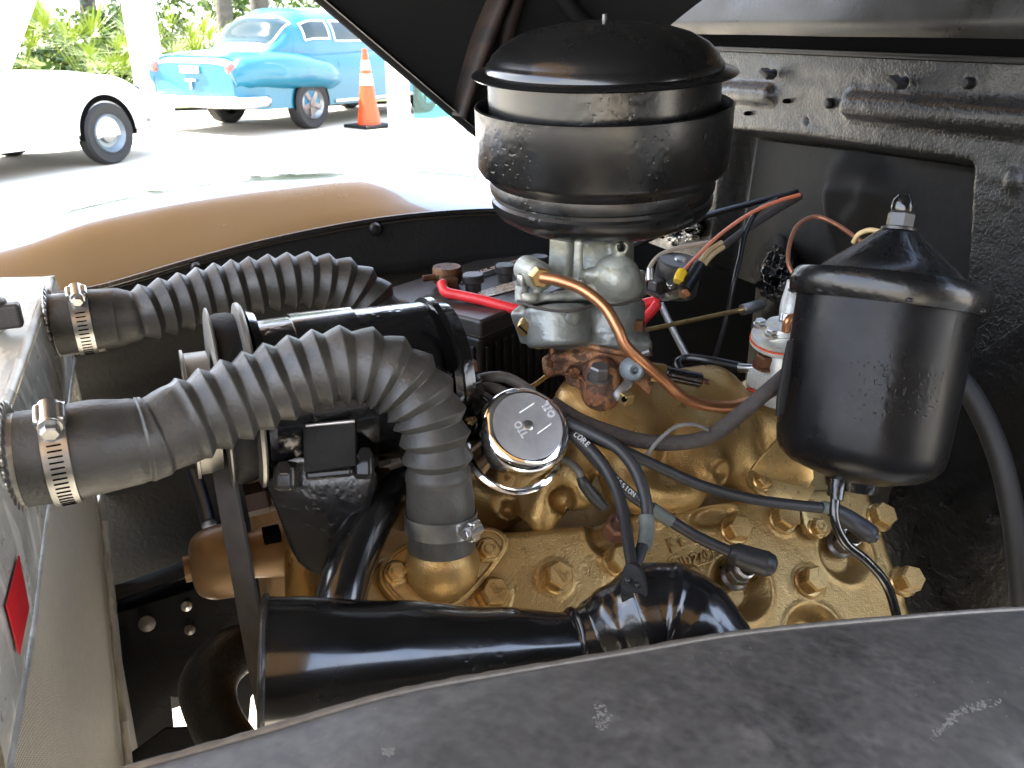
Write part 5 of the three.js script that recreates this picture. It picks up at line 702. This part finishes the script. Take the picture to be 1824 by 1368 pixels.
// ---------------------------------------------------------------- chrome breather cap
{
  const d = 0.67, base = P(926, 778, d), view = base.clone().sub(ORI).normalize(), im = RT.clone().multiplyScalar(25).addScaledVector(UP, 34).normalize();
  const ax = view.clone().negate().multiplyScalar(Math.cos(0.5)).addScaledVector(im, Math.sin(0.5)).normalize(), k = S(1, d);
  const t = thing('oil_breather_cap', 'round chrome oil breather cap with stamped lettering', 'cap', base);
  const H = S(100, d);
  mesh('cap_body', lathe([[k * 90, 0], [k * 93, k * 1.5], [k * 93, k * 5], [k * 89, k * 7], [k * 86, k * 9], [k * 83.5, H * 0.55], [k * 83, H * 0.72], [k * 81, H * 0.84], [k * 75, H * 0.94], [k * 66, H * 0.99], [k * 60, H], [0, H]], base.clone().addScaledVector(ax, -H * 0.5), ax, 96), mat.chrome, t);
  const top = base.clone().addScaledVector(ax, H * 0.5 + 0.0002);
  mesh('cap_top', reUV(lathe([[k * 63, -0.0001], [k * 60, 0.0003], [0, 0.0004]], top, ax, 72)), mat.chromeTop, t);
  mesh('rivet', lathe([[k * 10, 0], [k * 9.5, 0.0012], [k * 7, 0.0018], [0, 0.002]], top, ax, 32), mat.steel, t);
  const on = (px, py) => onPlane(px, py, top.clone().addScaledVector(ax, 0.0003), ax), g = [];
  const d1 = on(936, 778).sub(on(920, 752)).normalize(), c1 = on(928, 765), c2 = on(977, 729);
  g.push(text('OIL', k * 14, 0.0011, textM(c1, ax, d1))); g.push(text('OIL', k * 14, 0.0011, textM(c2, ax, d1.clone().negate())));
  for (const [x0, y0, x1, y1] of [[925, 735, 951, 718], [957, 772, 982, 754]]) g.push(sweep([on(x0, y0), on(x1, y1)], k * 1.6, { k: 8, n: 6 }));
  mesh('stamped_lettering', g, mat.stamp ??= M(0.85, 0.86, 0.88, 0.35, 0.6), t);
  mesh('stem', cyl(base.clone().addScaledVector(ax, -0.06), base.clone().addScaledVector(ax, -0.015), k * 62, k * 62, 40), mat.goldDark, t);
}
// ---------------------------------------------------------------- oil filter canister
{
  const d = 0.65, t0 = P(1582, 512, d), b0 = P(1524, 826, 0.665), ax = t0.clone().sub(b0).normalize(), L = t0.distanceTo(b0), k = S(1, d);
  const t = thing('oil_filter_canister', 'tall black oil filter canister with a cone lid', 'oil filter', b0);
  mesh('canister', lathe([[0, -0.014], [k * 40, -0.013], [k * 70, -0.0105], [k * 115, -0.004], [k * 134, 0.002], [k * 143, 0.009], [k * 147, 0.019], [k * 148, 0.034], [k * 152, L - 0.006], [k * 152, L]], b0, ax, 96), mat.canister, t);
  const l = mesh('lid', lathe([[k * 150, -0.014], [k * 161, -0.0135], [k * 166, -0.009], [k * 168, -0.002], [k * 166, 0.004], [k * 158, 0.008], [k * 148, 0.0085], [k * 140, 0.006], [k * 134, 0.0065], [k * 100, 0.019], [k * 60, 0.0325], [k * 36, 0.0415], [k * 26, 0.044], [0, 0.0445]], t0, ax, 96), mat.lidC ??= M(0.005, 0.005, 0.005, 0.36, 0, { roughnessMap: tRough, bumpMap: size(tPeel, 0.2), bumpScale: 0.0004, clearcoat: 0.25, clearcoatRoughness: 0.15, specularIntensity: 0.7 }), t);
  for (let i = 0; i < 7; i++) { const a = i * 0.9 + 0.35, f = frame(t0.clone().addScaledVector(ax, -0.0125), ax), v = V(Math.cos(a), 0, Math.sin(a)).transformDirection(f); mesh('lid_dimple', new THREE.SphereGeometry(k * 7, 14, 10).scale(1, 0.6, 1).translate(...t0.clone().addScaledVector(ax, -0.0105).addScaledVector(v, k * 162).toArray()), mat.gloss, l); }
  const n0 = t0.clone().addScaledVector(ax, 0.0435);
  mesh('lid_nut', [lathe([[k * 30, 0], [k * 30, 0.002], [k * 24, 0.003], [0, 0.003]], n0, ax, 32), hex(n0.clone().addScaledVector(ax, 0.002), ax, k * 40, 0.0125, 0.5)], mat.nutM ??= M(0.06, 0.057, 0.054, 0.34, 0.6), t);
  mesh('acorn', lathe([[k * 18, 0], [k * 20, 0.003], [k * 19, 0.008], [k * 12, 0.0125], [0, 0.014]], n0.clone().addScaledVector(ax, 0.0145), ax, 28), mat.gloss, t);
  mesh('strap', plate(rounded([[1402, 610], [1412, 605], [1394, 735], [1380, 740]].map(([x, y]) => P(x, y, 0.645)), 1), P(1396, 680, 0.645), FW.clone().negate(), 0.003, 0.001), mat.satin, t);
  mesh('outlet_fitting', [hex(P(1492, 858, 0.655), ax.clone().negate(), k * 26, 0.012), cyl(P(1490, 842, 0.66), P(1496, 868, 0.65), k * 9), lathe([[k * 46, -0.02], [k * 60, 0]], b0, ax, 32)], mat.gloss, t);
  // gold bracket from the head to the canister
  const br = thing('filter_bracket', 'folded gold bracket bolted to the head under the canister', 'bracket', P(1380, 850, 0.76));
  mesh('foot', plate(rounded([[1330, 862], [1332, 836], [1352, 815], [1440, 850], [1448, 872], [1430, 898], [1352, 884]].map(([x, y]) => hp(x, y, 0.012)), 1), hp(1385, 860, 0.012), HN, 0.003, 0.001), mat.goldSmooth, br);
  mesh('wing', plate(rounded([[1334, 838], [1345, 822], [1395, 770], [1440, 790], [1450, 868], [1400, 858]].map(([x, y]) => P(x, y, 0.735)), 1), P(1395, 815, 0.735), V(-0.25, 0.35, 0.9).normalize(), 0.003, 0.001), mat.goldSmooth, br);
  mesh('tab', plate(rounded([[1420, 890], [1446, 894], [1478, 925], [1474, 952], [1450, 962], [1428, 944]].map(([x, y]) => hp(x, y, 0.006)), 2), hp(1450, 930, 0.006), HN, 0.004, 0.0012), mat.goldSmooth, br);
  for (const [x, y, u] of [[1357, 857, 0.015], [1455, 941, 0.011]]) { const b = hp(x, y, u); mesh('bolt', [lathe([[0.0098, 0], [0.0098, 0.001], [0.0086, 0.002], [0, 0.0021]], b, HN, 28), hex(b, HN, 0.0128, 0.008, 0.4), lathe([[0.004, 0.008], [0.004, 0.009], [0.002, 0.009]], b, HN, 16)], mat.goldSmooth, br); }
}
// ---------------------------------------------------------------- fuel pump
{
  const d = 0.80, t = thing('fuel_pump', 'pale cast fuel pump with red gasket left of the canister', 'fuel pump', P(1385, 660, d)), k = S(1, d), ax = V(-0.1, 1, 0.14).normalize(), o = P(1392, 604, d);
  mesh('flange', [lathe([[k * 30, -0.008], [k * 50, -0.006], [k * 54, -0.004], [k * 54, -0.001], [0, -0.001]], o, ax, 56)], mat.paleZinc, t);
  mesh('gasket', lathe([[k * 40, 0], [k * 55, 0], [k * 55, 0.0013], [0, 0.0013]], o.clone().addScaledVector(ax, -0.0008), ax, 56), mat.gasket, t);
  mesh('top', lathe([[k * 53, 0.001], [k * 53, 0.005], [k * 34, 0.0065], [k * 33, 0.014], [k * 30, 0.0165], [0, 0.017]], o, ax, 56), mat.paleZinc, t);
  mesh('body', [sweep([o.clone().addScaledVector(ax, -0.004), P(1393, 640, 0.80), P(1390, 672, 0.80), P(1385, 720, 0.81)], [k * 44, k * 26, k * 20, k * 26], { k: 28 }), box(k * 60, k * 40, k * 60, atM(P(1370, 675, 0.82), [0, 0.3, -0.1]), 0.003), sweep([P(1402, 585, 0.81), P(1410, 545, 0.81), P(1416, 500, 0.81)], [k * 18, k * 20, k * 14], { k: 20 })], mat.paleZinc, t);
  for (const [x, y] of [[1354, 578], [1375, 594]]) { const b = P(x, y, 0.785); mesh('screw', [hex(b.clone().addScaledVector(ax, -0.002), ax, k * 17, 0.007, 0.3), lathe([[k * 12, -0.002], [k * 12, 0.001], [0, 0.001]], b, ax, 20)], mat.steel, t); }
  mesh('fuel_line', pipe([[1400, 590, 0.775], [1403, 572, 0.77], [1412, 565, 0.77], [1420, 575, 0.77]], 8), mat.copper, t); mesh('inlet_union', cyl(P(1400, 575, 0.775), P(1403, 560, 0.775), k * 13), mat.steel, t);
  mesh('base_gasket', box(k * 62, k * 4, k * 62, atM(P(1370, 697, 0.82), [0, 0.3, -0.1]), 0.001), mat.gasket, t);
}
// ---------------------------------------------------------------- battery
{
  const ty = 1.078, pA = onY(856, 567, ty), pB = onY(742, 519, ty), pC = onY(1010, 505, ty); const ex = pC.clone().sub(pA).setY(0).normalize(), ez = V(ex.z, 0, -ex.x); if (ez.dot(pB.clone().sub(pA)) < 0) ez.negate();
  const w = 0.25, l = 0.15, t = thing('car_battery', 'black car battery with screw caps and a printed top', 'battery', pA.clone().add(V(0, -0.2, 0)));
  const m = (x, y, z) => new THREE.Matrix4().makeBasis(ex, V(0, 1, 0), ex.clone().cross(V(0, 1, 0))).setPosition(pA.clone().addScaledVector(ex, x).addScaledVector(ez, z).add(V(0, y, 0)));
  const bx = (a, b, c, x, y, z, bev) => box(a, b, c, m(x, y, z), bev);
  mesh('lid', [bx(w + 0.008, 0.02, l + 0.008, w / 2, -0.011, l / 2, 0.004)], mat.lidP ??= M(0.05, 0.047, 0.044, 0.42, 0, { map: tMottle }), t);
  const cs = [bx(w - 0.004, 0.2, l - 0.004, w / 2, -0.122, l / 2, 0.006)]; for (let i = 0; i < 18; i++) { cs.push(bx(0.0055, 0.17, 0.004, 0.012 + i * 0.0145, -0.118, 0.001, 0.0015)); if (i < 12) cs.push(bx(0.004, 0.17, 0.0055, 0.001, -0.118, 0.012 + i * 0.0145, 0.0015)); } mesh('case', cs, mat.plastic, t);
  const on = (x, y) => onY(x, y, ty + 0.001);
  for (const [x, y, r] of [[843, 516, 20], [900, 498, 19], [960, 482, 18]]) { const o = on(x, y), R = S(r, 0.93); mesh('cell_cap', lathe([[R * 0.72, -0.002], [R * 0.72, 0.008], [R, 0.0095], [R, 0.0165], [R * 0.9, 0.018], [0, 0.0175]], o, V(0, 1, 0), 36), mat.plastic, t); }
  const po = on(797, 508); mesh('terminal_post', lathe([[0.0095, 0], [0.0085, 0.022], [0, 0.0225]], po, V(0, 1, 0), 28), mat.lead ??= M(0.4, 0.36, 0.31, 0.6, 0.5, { map: size(tRust, 0.1) }), t);
  // the printed top: lettering and light boxes
  const canvas = document.createElement('canvas'); canvas.width = 512; canvas.height = 256; const c = canvas.getContext('2d'); c.fillStyle = '#1b1918'; c.fillRect(0, 0, 512, 256); c.fillStyle = '#e6ddd6'; c.font = 'bold 62px sans-serif'; c.fillText('DieHard', 8, 60); c.fillStyle = '#b9aaa4'; for (const [x, y, a, b] of [[275, 8, 105, 56], [386, 8, 120, 56], [150, 72, 120, 40], [276, 72, 100, 40]]) c.fillRect(x, y, a, b); c.fillStyle = '#241f1d'; for (let i = 0; i < 5; i++) { c.fillRect(284, 16 + i * 9, 88, 2); c.fillRect(396, 16 + i * 9, 100, 2); }
  const lt = new THREE.CanvasTexture(canvas); lt.colorSpace = THREE.SRGBColorSpace; const lm = new THREE.MeshStandardMaterial({ map: lt, roughness: 0.4, side: THREE.DoubleSide });
  const quad = (a, b, cc, dd, mm, n) => { const g = new THREE.BufferGeometry(); g.setAttribute('position', new THREE.Float32BufferAttribute([a, b, cc, dd].flatMap(q => q.toArray()), 3)); g.setAttribute('uv', new THREE.Float32BufferAttribute([0, 0, 1, 0, 1, 1, 0, 1], 2)); g.setIndex([0, 1, 2, 0, 2, 3]); g.computeVertexNormals(); return mesh(n, g, mm, t); };
  const oq = (x, y, h) => onY(x, y, ty + 0.0005 + h); quad(oq(822, 505, 0), oq(942, 468, 0), oq(924, 461, 0), oq(806, 494, 0), lm, 'top_label');
  const c2 = document.createElement('canvas'); c2.width = 512; c2.height = 256; const k2 = c2.getContext('2d'); k2.fillStyle = '#cdbfae'; k2.fillRect(0, 0, 512, 256); k2.fillStyle = '#201c18'; const rr = rng(8); for (let j = 0; j < 9; j++) { let x = 10; while (x < 490) { const a = 8 + 40 * rr(); if (rr() > 0.2) k2.fillRect(x, 14 + j * 27, a, j % 3 ? 9 : 16); x += a + 7; } }
  const l2 = new THREE.CanvasTexture(c2); l2.colorSpace = THREE.SRGBColorSpace; quad(oq(862, 530, 0), oq(985, 498, 0), oq(965, 486, 0), oq(850, 520, 0), new THREE.MeshStandardMaterial({ map: l2, roughness: 0.4, side: THREE.DoubleSide }), 'warning_label');
  // clamp and red cable
  const cb = thing('battery_cable', 'thick red battery cable passing behind the carburettor', 'cable', po);
  mesh('terminal_clamp', [lathe([[0.0155, 0.004], [0.0165, 0.006], [0.0165, 0.02], [0.0155, 0.022], [0.009, 0.022]], po, V(0, 1, 0), 28), box(0.018, 0.018, 0.026, atM(po.clone().add(V(-0.004, 0.006, 0.016))), 0.003), cyl(po.clone().add(V(-0.03, 0.012, 0.004)), po.clone().add(V(0.02, 0.012, 0.004)), 0.0035)], mat.lead, cb);
  mesh('insulation', pipe([[787, 505, 0.915], [794, 520, 0.905], [818, 526, 0.90], [860, 535, 0.89], [920, 551, 0.88], [1000, 562, 0.89], [1080, 560, 0.90], [1130, 546, 0.915], [1176, 534, 0.91]], 9.5, { k: 16 }), mat.redCable, cb);
}
// ---------------------------------------------------------------- starter solenoid with its cables
{
  const d = 0.93, t = thing('starter_solenoid', 'dark round solenoid behind the carburettor with bracket and studs', 'solenoid', P(1190, 510, d)), k = S(1, d), o = P(1200, 520, d), ax = V(0.04, 1, 0.16).normalize();
  mesh('can', lathe([[0, 0], [k * 38, 0], [k * 40, 0.002], [k * 39, k * 58], [k * 36, k * 61], [k * 18, k * 62], [0, k * 63]], o, ax, 48), mat.darkSteel, t);
  mesh('top_boss', lathe([[k * 12, 0], [k * 10, 0.002], [0, 0.0024]], o.clone().addScaledVector(ax, k * 62), ax, 24), mat.steel, t);
  mesh('colour_band', plate([[1200, 480], [1208, 479], [1207, 520], [1199, 522]].map(([x, y]) => P(x, y, 0.905)), P(1203, 500, 0.905), FW.clone().negate(), 0.001, 0.0003), mat.yellow, t);
  mesh('bracket', [plate([[1142, 516], [1150, 514], [1182, 530], [1178, 538]].map(([x, y]) => P(x, y, 0.90)), P(1160, 525, 0.90), V(0, 0.9, 0.5), 0.003, 0.0008), box(k * 22, k * 26, k * 20, atM(P(1168, 510, 0.905), [0.1, 0.3, 0]), 0.002)], mat.darkSteel, t);
  mesh('bus_bar', plate(rounded([[1172, 530], [1204, 517], [1222, 512], [1228, 522], [1215, 530], [1180, 540]].map(([x, y]) => P(x, y, 0.895)), 1), P(1200, 525, 0.895), FW.clone().negate().add(V(0, 0.6, 0)), 0.002, 0.0006), mat.steel, t);
  mesh('stud_nut', hex(P(1215, 518, 0.885), V(0.5, -0.1, 0.85), k * 22, 0.008), mat.brass, t); mesh('stud', cyl(P(1217, 519, 0.882), P(1224, 522, 0.872), k * 7), mat.copper, t);
  mesh('small_post', [cyl(P(1196, 510, 0.89), P(1194, 503, 0.885), k * 7), cyl(P(1158, 500, 0.9), P(1158, 478, 0.9), k * 6)], mat.steel, t);
  const wires = [
    ['red_cable', 'short red cable dropping from the solenoid stud to the left', [[1172, 540, 0.9], [1160, 555, 0.9], [1146, 570, 0.9], [1130, 592, 0.9]], 9, mat.redCable],
    ['orange_wire', 'thin orange wire with a yellow crimp from firewall to solenoid', [[1424, 347, 1.0], [1380, 360, 0.98], [1330, 384, 0.955], [1280, 420, 0.93], [1240, 458, 0.905], [1214, 486, 0.885]], 3.4, mat.orangeWire],
    ['black_cable', 'black cable from the firewall passing behind the carburettor top', [[1120, 442, 0.93], [1180, 415, 0.95], [1260, 384, 0.97], [1340, 362, 0.99], [1420, 342, 1.01]], 5.5, mat.wireBlack],
    ['sleeved_harness', 'brown cloth harness fanning out from the firewall hole', [[1424, 350, 1.01], [1380, 376, 0.99], [1330, 408, 0.965], [1280, 445, 0.94]], 7, mat.loom],
    ['tan_wire', 'tan wire end beside the black boot at the solenoid, upper one', [[1285, 432, 0.935], [1262, 448, 0.92], [1244, 474, 0.905]], 4.5, mat.tan],
    ['tan_wire', 'tan wire end beside the black boot at the solenoid, lower one', [[1288, 440, 0.93], [1268, 455, 0.915], [1250, 478, 0.9]], 4.5, mat.tan],
    ['boot_sleeve', 'black rubber boot under the two tan wire ends', [[1246, 474, 0.895], [1232, 496, 0.885], [1218, 518, 0.875]], 13, mat.wireBlack],
    ['black_wire', 'thin black wire hanging from the harness down the firewall', [[1385, 355, 0.985], [1350, 375, 0.97], [1328, 415, 0.955], [1318, 460, 0.945], [1308, 500, 0.94], [1296, 560, 0.95], [1270, 650, 0.97]], 4.5, mat.wireBlack],
    ['cream_wire', 'cream wire arching over the solenoid top', [[1262, 432, 0.94], [1215, 440, 0.93], [1175, 455, 0.92], [1157, 478, 0.91], [1153, 500, 0.905]], 4, mat.cream],
    ['choke_rod', 'thin brass rod reaching right from the carburettor to a sleeve', [[1140, 590, 0.79], [1240, 569, 0.85], [1330, 550, 0.90]], 4, mat.brass],
    ['rod_sleeve', 'pale metal sleeve at the end of the brass rod', [[1322, 552, 0.893], [1340, 547, 0.9], [1357, 543, 0.91]], 10, mat.steel],
    ['linkage_rod', 'dull steel rod slanting down behind the carburettor', [[1176, 540, 1.0], [1200, 590, 1.0], [1226, 640, 1.0]], 6, mat.steelBare],
    ['ground_strap', 'black looped cable with a lug bolted beside the fuel pump', [[1236, 664, 0.86], [1214, 660, 0.86], [1208, 648, 0.865], [1222, 640, 0.87], [1265, 644, 0.85], [1322, 655, 0.83]], 9.5, mat.wireBlack],
    ['ground_lug', 'bare metal lug at the end of the looped black cable', [[1316, 655, 0.828], [1340, 656, 0.82], [1362, 655, 0.815]], 8, mat.steel],
    ['wire_loom', 'thick brown braided loom sweeping from the cap to the canister', [[985, 720, 0.72], [1030, 748, 0.705], [1080, 768, 0.70], [1140, 785, 0.70], [1200, 789, 0.70], [1262, 778, 0.70], [1318, 738, 0.70], [1370, 694, 0.70], [1420, 650, 0.72]], 14, mat.loom],
    ['copper_fuel_line', 'bright copper fuel line curving down from the carburettor inlet', [[964, 494, 0.72], [1000, 501, 0.712], [1040, 517, 0.705], [1078, 548, 0.70], [1100, 585, 0.698], [1114, 615, 0.70], [1145, 645, 0.705], [1180, 675, 0.715], [1212, 704, 0.72], [1250, 720, 0.728], [1300, 724, 0.74], [1345, 712, 0.75], [1390, 690, 0.76]], 10.5, mat.copper],
    ['copper_capillary', 'thin copper tube looping left of the canister lid', [[1418, 498, 0.72], [1405, 470, 0.725], [1408, 430, 0.735], [1425, 398, 0.75], [1455, 386, 0.76], [1490, 400, 0.75], [1536, 432, 0.73]], 4, mat.copperDark],
    ['brown_tube', 'short tan tube entering the canister lid nut', [[1520, 432, 0.68], [1530, 417, 0.672], [1548, 410, 0.668], [1580, 415, 0.66]], 4.5, mat.tan],
    ['thin_pipe', 'thin gold pipe curving up to the carburettor base', [[930, 700, 0.76], [955, 684, 0.765], [985, 664, 0.77], [1025, 654, 0.77]], 4.5, mat.goldSmooth],
    ['thin_wire', 'thin grey cloth wire looping off the brown loom', [[1262, 766, 0.695], [1240, 757, 0.69], [1205, 760, 0.688], [1170, 788, 0.685], [1152, 812, 0.69], [1128, 850, 0.70]], 3.5, mat.wireGrey],
    ['heater_hose', 'thick black hose hanging down at the right edge', [[1690, 660, 0.76], [1720, 690, 0.755], [1755, 750, 0.75], [1785, 830, 0.745], [1806, 930, 0.745], [1820, 1060, 0.75], [1826, 1130, 0.755]], 20, mat.hoseM ??= M(0.012, 0.012, 0.012, 0.6, 0, { map: tMottle })],
    ['oil_line', 'thin glossy black oil line under the canister crossing the head', [[1496, 862, 0.652], [1488, 890, 0.648], [1487, 925, 0.646], [1505, 965, 0.648], [1545, 1000, 0.655], [1578, 1040, 0.66], [1594, 1085, 0.66], [1604, 1140, 0.655]], 8.5, mat.gloss],
    ['generator_wire', 'short black wire hooking out of the generator end', [[815, 694, 0.70], [842, 698, 0.695], [862, 708, 0.69], [876, 722, 0.69]], 5, mat.wireBlack],
    ['generator_lead', 'grey lead leaving the generator end, upper of three', [[840, 682, 0.75], [870, 672, 0.74], [905, 674, 0.735], [950, 700, 0.73]], 10, mat.wireGrey],
    ['generator_lead', 'grey lead leaving the generator end, middle of three', [[842, 694, 0.745], [870, 690, 0.735], [895, 698, 0.73], [930, 730, 0.725]], 10, mat.wireGrey],
    ['generator_lead', 'grey lead leaving the generator end, lower of three', [[842, 708, 0.74], [862, 708, 0.73], [882, 722, 0.725], [905, 760, 0.72]], 10, mat.wireGrey],
    ['starter_lead', 'black lead low behind the duct running up to the flange', [[1020, 1110, 0.60], [1050, 1078, 0.60], [1085, 1055, 0.598], [1128, 1038, 0.595]], 12, mat.wire],
  ];
  for (const [n, lab, pts, r, m] of wires) tag(mesh(n, pipe(pts, r, { k: 14, n: pts.length * 14 }), m, null), lab, n.includes('hose') ? 'hose' : /rod|line|pipe|tube|capillary/.test(n) ? 'tube' : /lug|sleeve/.test(n) ? 'fitting' : 'wire', n === 'tan_wire' ? 'tan wire ends' : n === 'generator_lead' ? 'grey generator leads' : null);
  tag(mesh('crimp_connector', pipe([[1216, 483, 0.882], [1211, 492, 0.88], [1208, 502, 0.878]], 9.5), mat.yellow, null), 'yellow crimp connector at the end of the orange wire', 'connector');
  const gb = P(1360, 650, 0.805); tag(mesh('lug_bolt', [hex(gb, V(0, 1, 0.2), S(32, 0.8), 0.012, 0.2), cyl(gb, gb.clone().add(V(0, 0.02, 0.004)), S(9, 0.8)), lathe([[S(20, 0.8), -0.002], [S(20, 0.8), 0.001], [0, 0.001]], gb, V(0, 1, 0.2))], mat.rustSteel, null), 'rusty bolt through the bare lug beside the fuel pump', 'bolt');
  tag(mesh('oil_line_fitting', [cyl(P(1494, 855, 0.652), P(1490, 892, 0.648), S(13, 0.65), S(11, 0.65))], mat.gloss, null), 'black fitting where the oil line meets the canister bottom', 'fitting');
}
// ---------------------------------------------------------------- spark plug leads
function along(str, h, pts, rpx, t0, dt, m, parent) { const cv = new THREE.CatmullRomCurve3(PW(pts), false, 'centripetal'), g = []; [...str].forEach((ch, i) => { if (ch === ' ') return; const t = t0 + dt * i, p = cv.getPointAt(t), T = cv.getTangentAt(t), n = ORI.clone().sub(p).addScaledVector(UP, 0.3); n.addScaledVector(T, -n.dot(T)).normalize(); g.push(text(ch, h, 0.0003, textM(p.clone().addScaledVector(n, S(rpx, pts[0][2]) - 0.00005), n, T))); }); return mesh('printed_lettering', g, m, parent); }
const lettering = M(0.4, 0.4, 0.39, 0.6);
function lead(label, pts, r, boot, o = {}) { const t = thing('spark_plug_lead', label, 'spark plug lead', P(...pts[0]), 'spark plug leads'); mesh('insulation', pipe(pts, r, { k: 16, n: pts.length * 16 }), o.m || mat.wire, t); if (boot) mesh('boot', pipe(boot.pts, boot.r, { k: 20, n: 40 }), boot.m || mat.wire, t); if (o.sleeve) mesh('sleeve', pipe(o.sleeve, o.sr || r + 2, { k: 16 }), mat.wireGreen, t); if (o.text) along(...o.text, lettering, t); return t; }
lead('long lead over the manifold to the rearmost plug boot', [[1000, 752, 0.70], [1040, 772, 0.69], [1105, 800, 0.688], [1170, 830, 0.69], [1250, 865, 0.70], [1340, 889, 0.715], [1420, 900, 0.725], [1480, 906, 0.73]], 10, { pts: [[1472, 903, 0.73, 10], [1484, 908, 0.73, 14], [1520, 930, 0.73, 17], [1548, 950, 0.725, 18], [1556, 956, 0.724, 15], [1561, 959, 0.723, 9], [1563, 960, 0.723, 1]], r: 16 }, { sleeve: [[1464, 903, 0.728], [1484, 907, 0.73]], sr: 11 });
lead('lead with white print ending in the big boot in the round bowl', [[1000, 760, 0.69], [1035, 790, 0.682], [1075, 835, 0.68], [1125, 882, 0.685], [1180, 918, 0.69], [1240, 955, 0.692], [1305, 985, 0.69]], 10.5, { pts: [[1298, 981, 0.69, 12], [1312, 987, 0.69, 21], [1345, 999, 0.687, 23], [1364, 1004, 0.685, 23], [1374, 1007, 0.684, 20], [1380, 1009, 0.684, 13], [1383, 1010, 0.684, 2]], r: 20 }, { sleeve: [[1160, 905, 0.688], [1178, 917, 0.689], [1196, 930, 0.69]], sr: 12, text: ['PRESSION C', 0.0042, [[1000, 760, 0.69], [1035, 790, 0.682], [1075, 835, 0.68], [1125, 882, 0.685], [1180, 918, 0.69], [1240, 955, 0.692], [1305, 985, 0.69]], 10.5, 0.30, 0.0215] });
lead('left lead of the pair that drops into the duct flange', [[1000, 762, 0.68], [1036, 786, 0.668], [1070, 822, 0.66], [1095, 865, 0.65], [1110, 912, 0.635], [1118, 960, 0.615], [1126, 1010, 0.595]], 11, null, { text: ['CORE', 0.0046, [[1000, 762, 0.68], [1036, 786, 0.668], [1070, 822, 0.66], [1095, 865, 0.65], [1110, 912, 0.635], [1118, 960, 0.615], [1126, 1010, 0.595]], 11, 0.12, 0.026] });
lead('right lead of the pair with a green grey end sleeve', [[1010, 752, 0.675], [1060, 775, 0.662], [1100, 798, 0.655], [1132, 838, 0.65], [1150, 890, 0.64], [1152, 940, 0.63], [1140, 985, 0.61], [1128, 1015, 0.598]], 11, null, { sleeve: [[1151, 920, 0.633], [1152, 945, 0.627], [1147, 975, 0.615]], sr: 14 });
{ // sender with its small lead, and the plugs
  const t = thing('sender_lead', 'thin grey lead with a black boot on the brown sender', 'wire', P(1000, 818, 0.68)); mesh('insulation', pipe([[985, 812, 0.70], [1012, 822, 0.695], [1030, 838, 0.69], [1038, 856, 0.69]], 7), mat.wireGrey, t); mesh('boot', pipe([[1034, 850, 0.69, 9], [1042, 865, 0.69, 11], [1058, 885, 0.695, 12], [1076, 904, 0.70, 9]], 11), mat.wire, t);
  const s = thing('temperature_sender', 'brown hexagonal sender screwed into the head edge', 'sender', hp(1092, 945)); const o = hp(1094, 948, 0.0), n = HN.clone().add(V(-0.12, 0.3, 0)).normalize();
  mesh('hex_body', hex(o, n, 0.019, 0.018, 0.3), mat.senderM ??= M(0.3, 0.15, 0.09, 0.5, 0.4, { map: tMottle }), s); mesh('cap', cyl(o.clone().addScaledVector(n, 0.018), o.clone().addScaledVector(n, 0.032), 0.0075, 0.006, 24), mat.senderD ??= M(0.06, 0.03, 0.025, 0.4), s);
  const por = M(0.75, 0.75, 0.74, 0.12, 0.3, { clearcoat: 1 });
  for (const [x, y, tx, ty, lab] of [[1306, 1028, 1345, 1000, 'spark plug in the front bowl under the big boot'], [1494, 972, 1535, 945, 'spark plug in the rear bowl beside the oil line']]) {
    const a = hp(x, y, -0.012), b = P(tx, ty, depthOf(a) - 0.03), q = b.clone().sub(a).normalize(), p = thing('spark_plug', lab, 'spark plug', a, 'spark plugs');
    mesh('shell', [lathe([[0.013, 0], [0.0135, 0.002], [0.012, 0.004], [0.0105, 0.005]], a, q, 28), hex(a.clone().addScaledVector(q, 0.005), q, 0.019, 0.009, 0.3), lathe([[0.0095, 0.014], [0.0092, 0.019], [0.0075, 0.021]], a, q, 28)], mat.darkSteel, p);
    mesh('ring', lathe([[0.0085, 0.02], [0.0092, 0.0215], [0.0088, 0.0235], [0.008, 0.024]], a, q, 28), por, p); mesh('insulator', lathe([[0.008, 0.022], [0.0078, 0.04], [0.006, 0.046], [0, 0.046]], a, q, 28), mat.wireBlack, p);
  }
}
renderer.render(scene, camera);
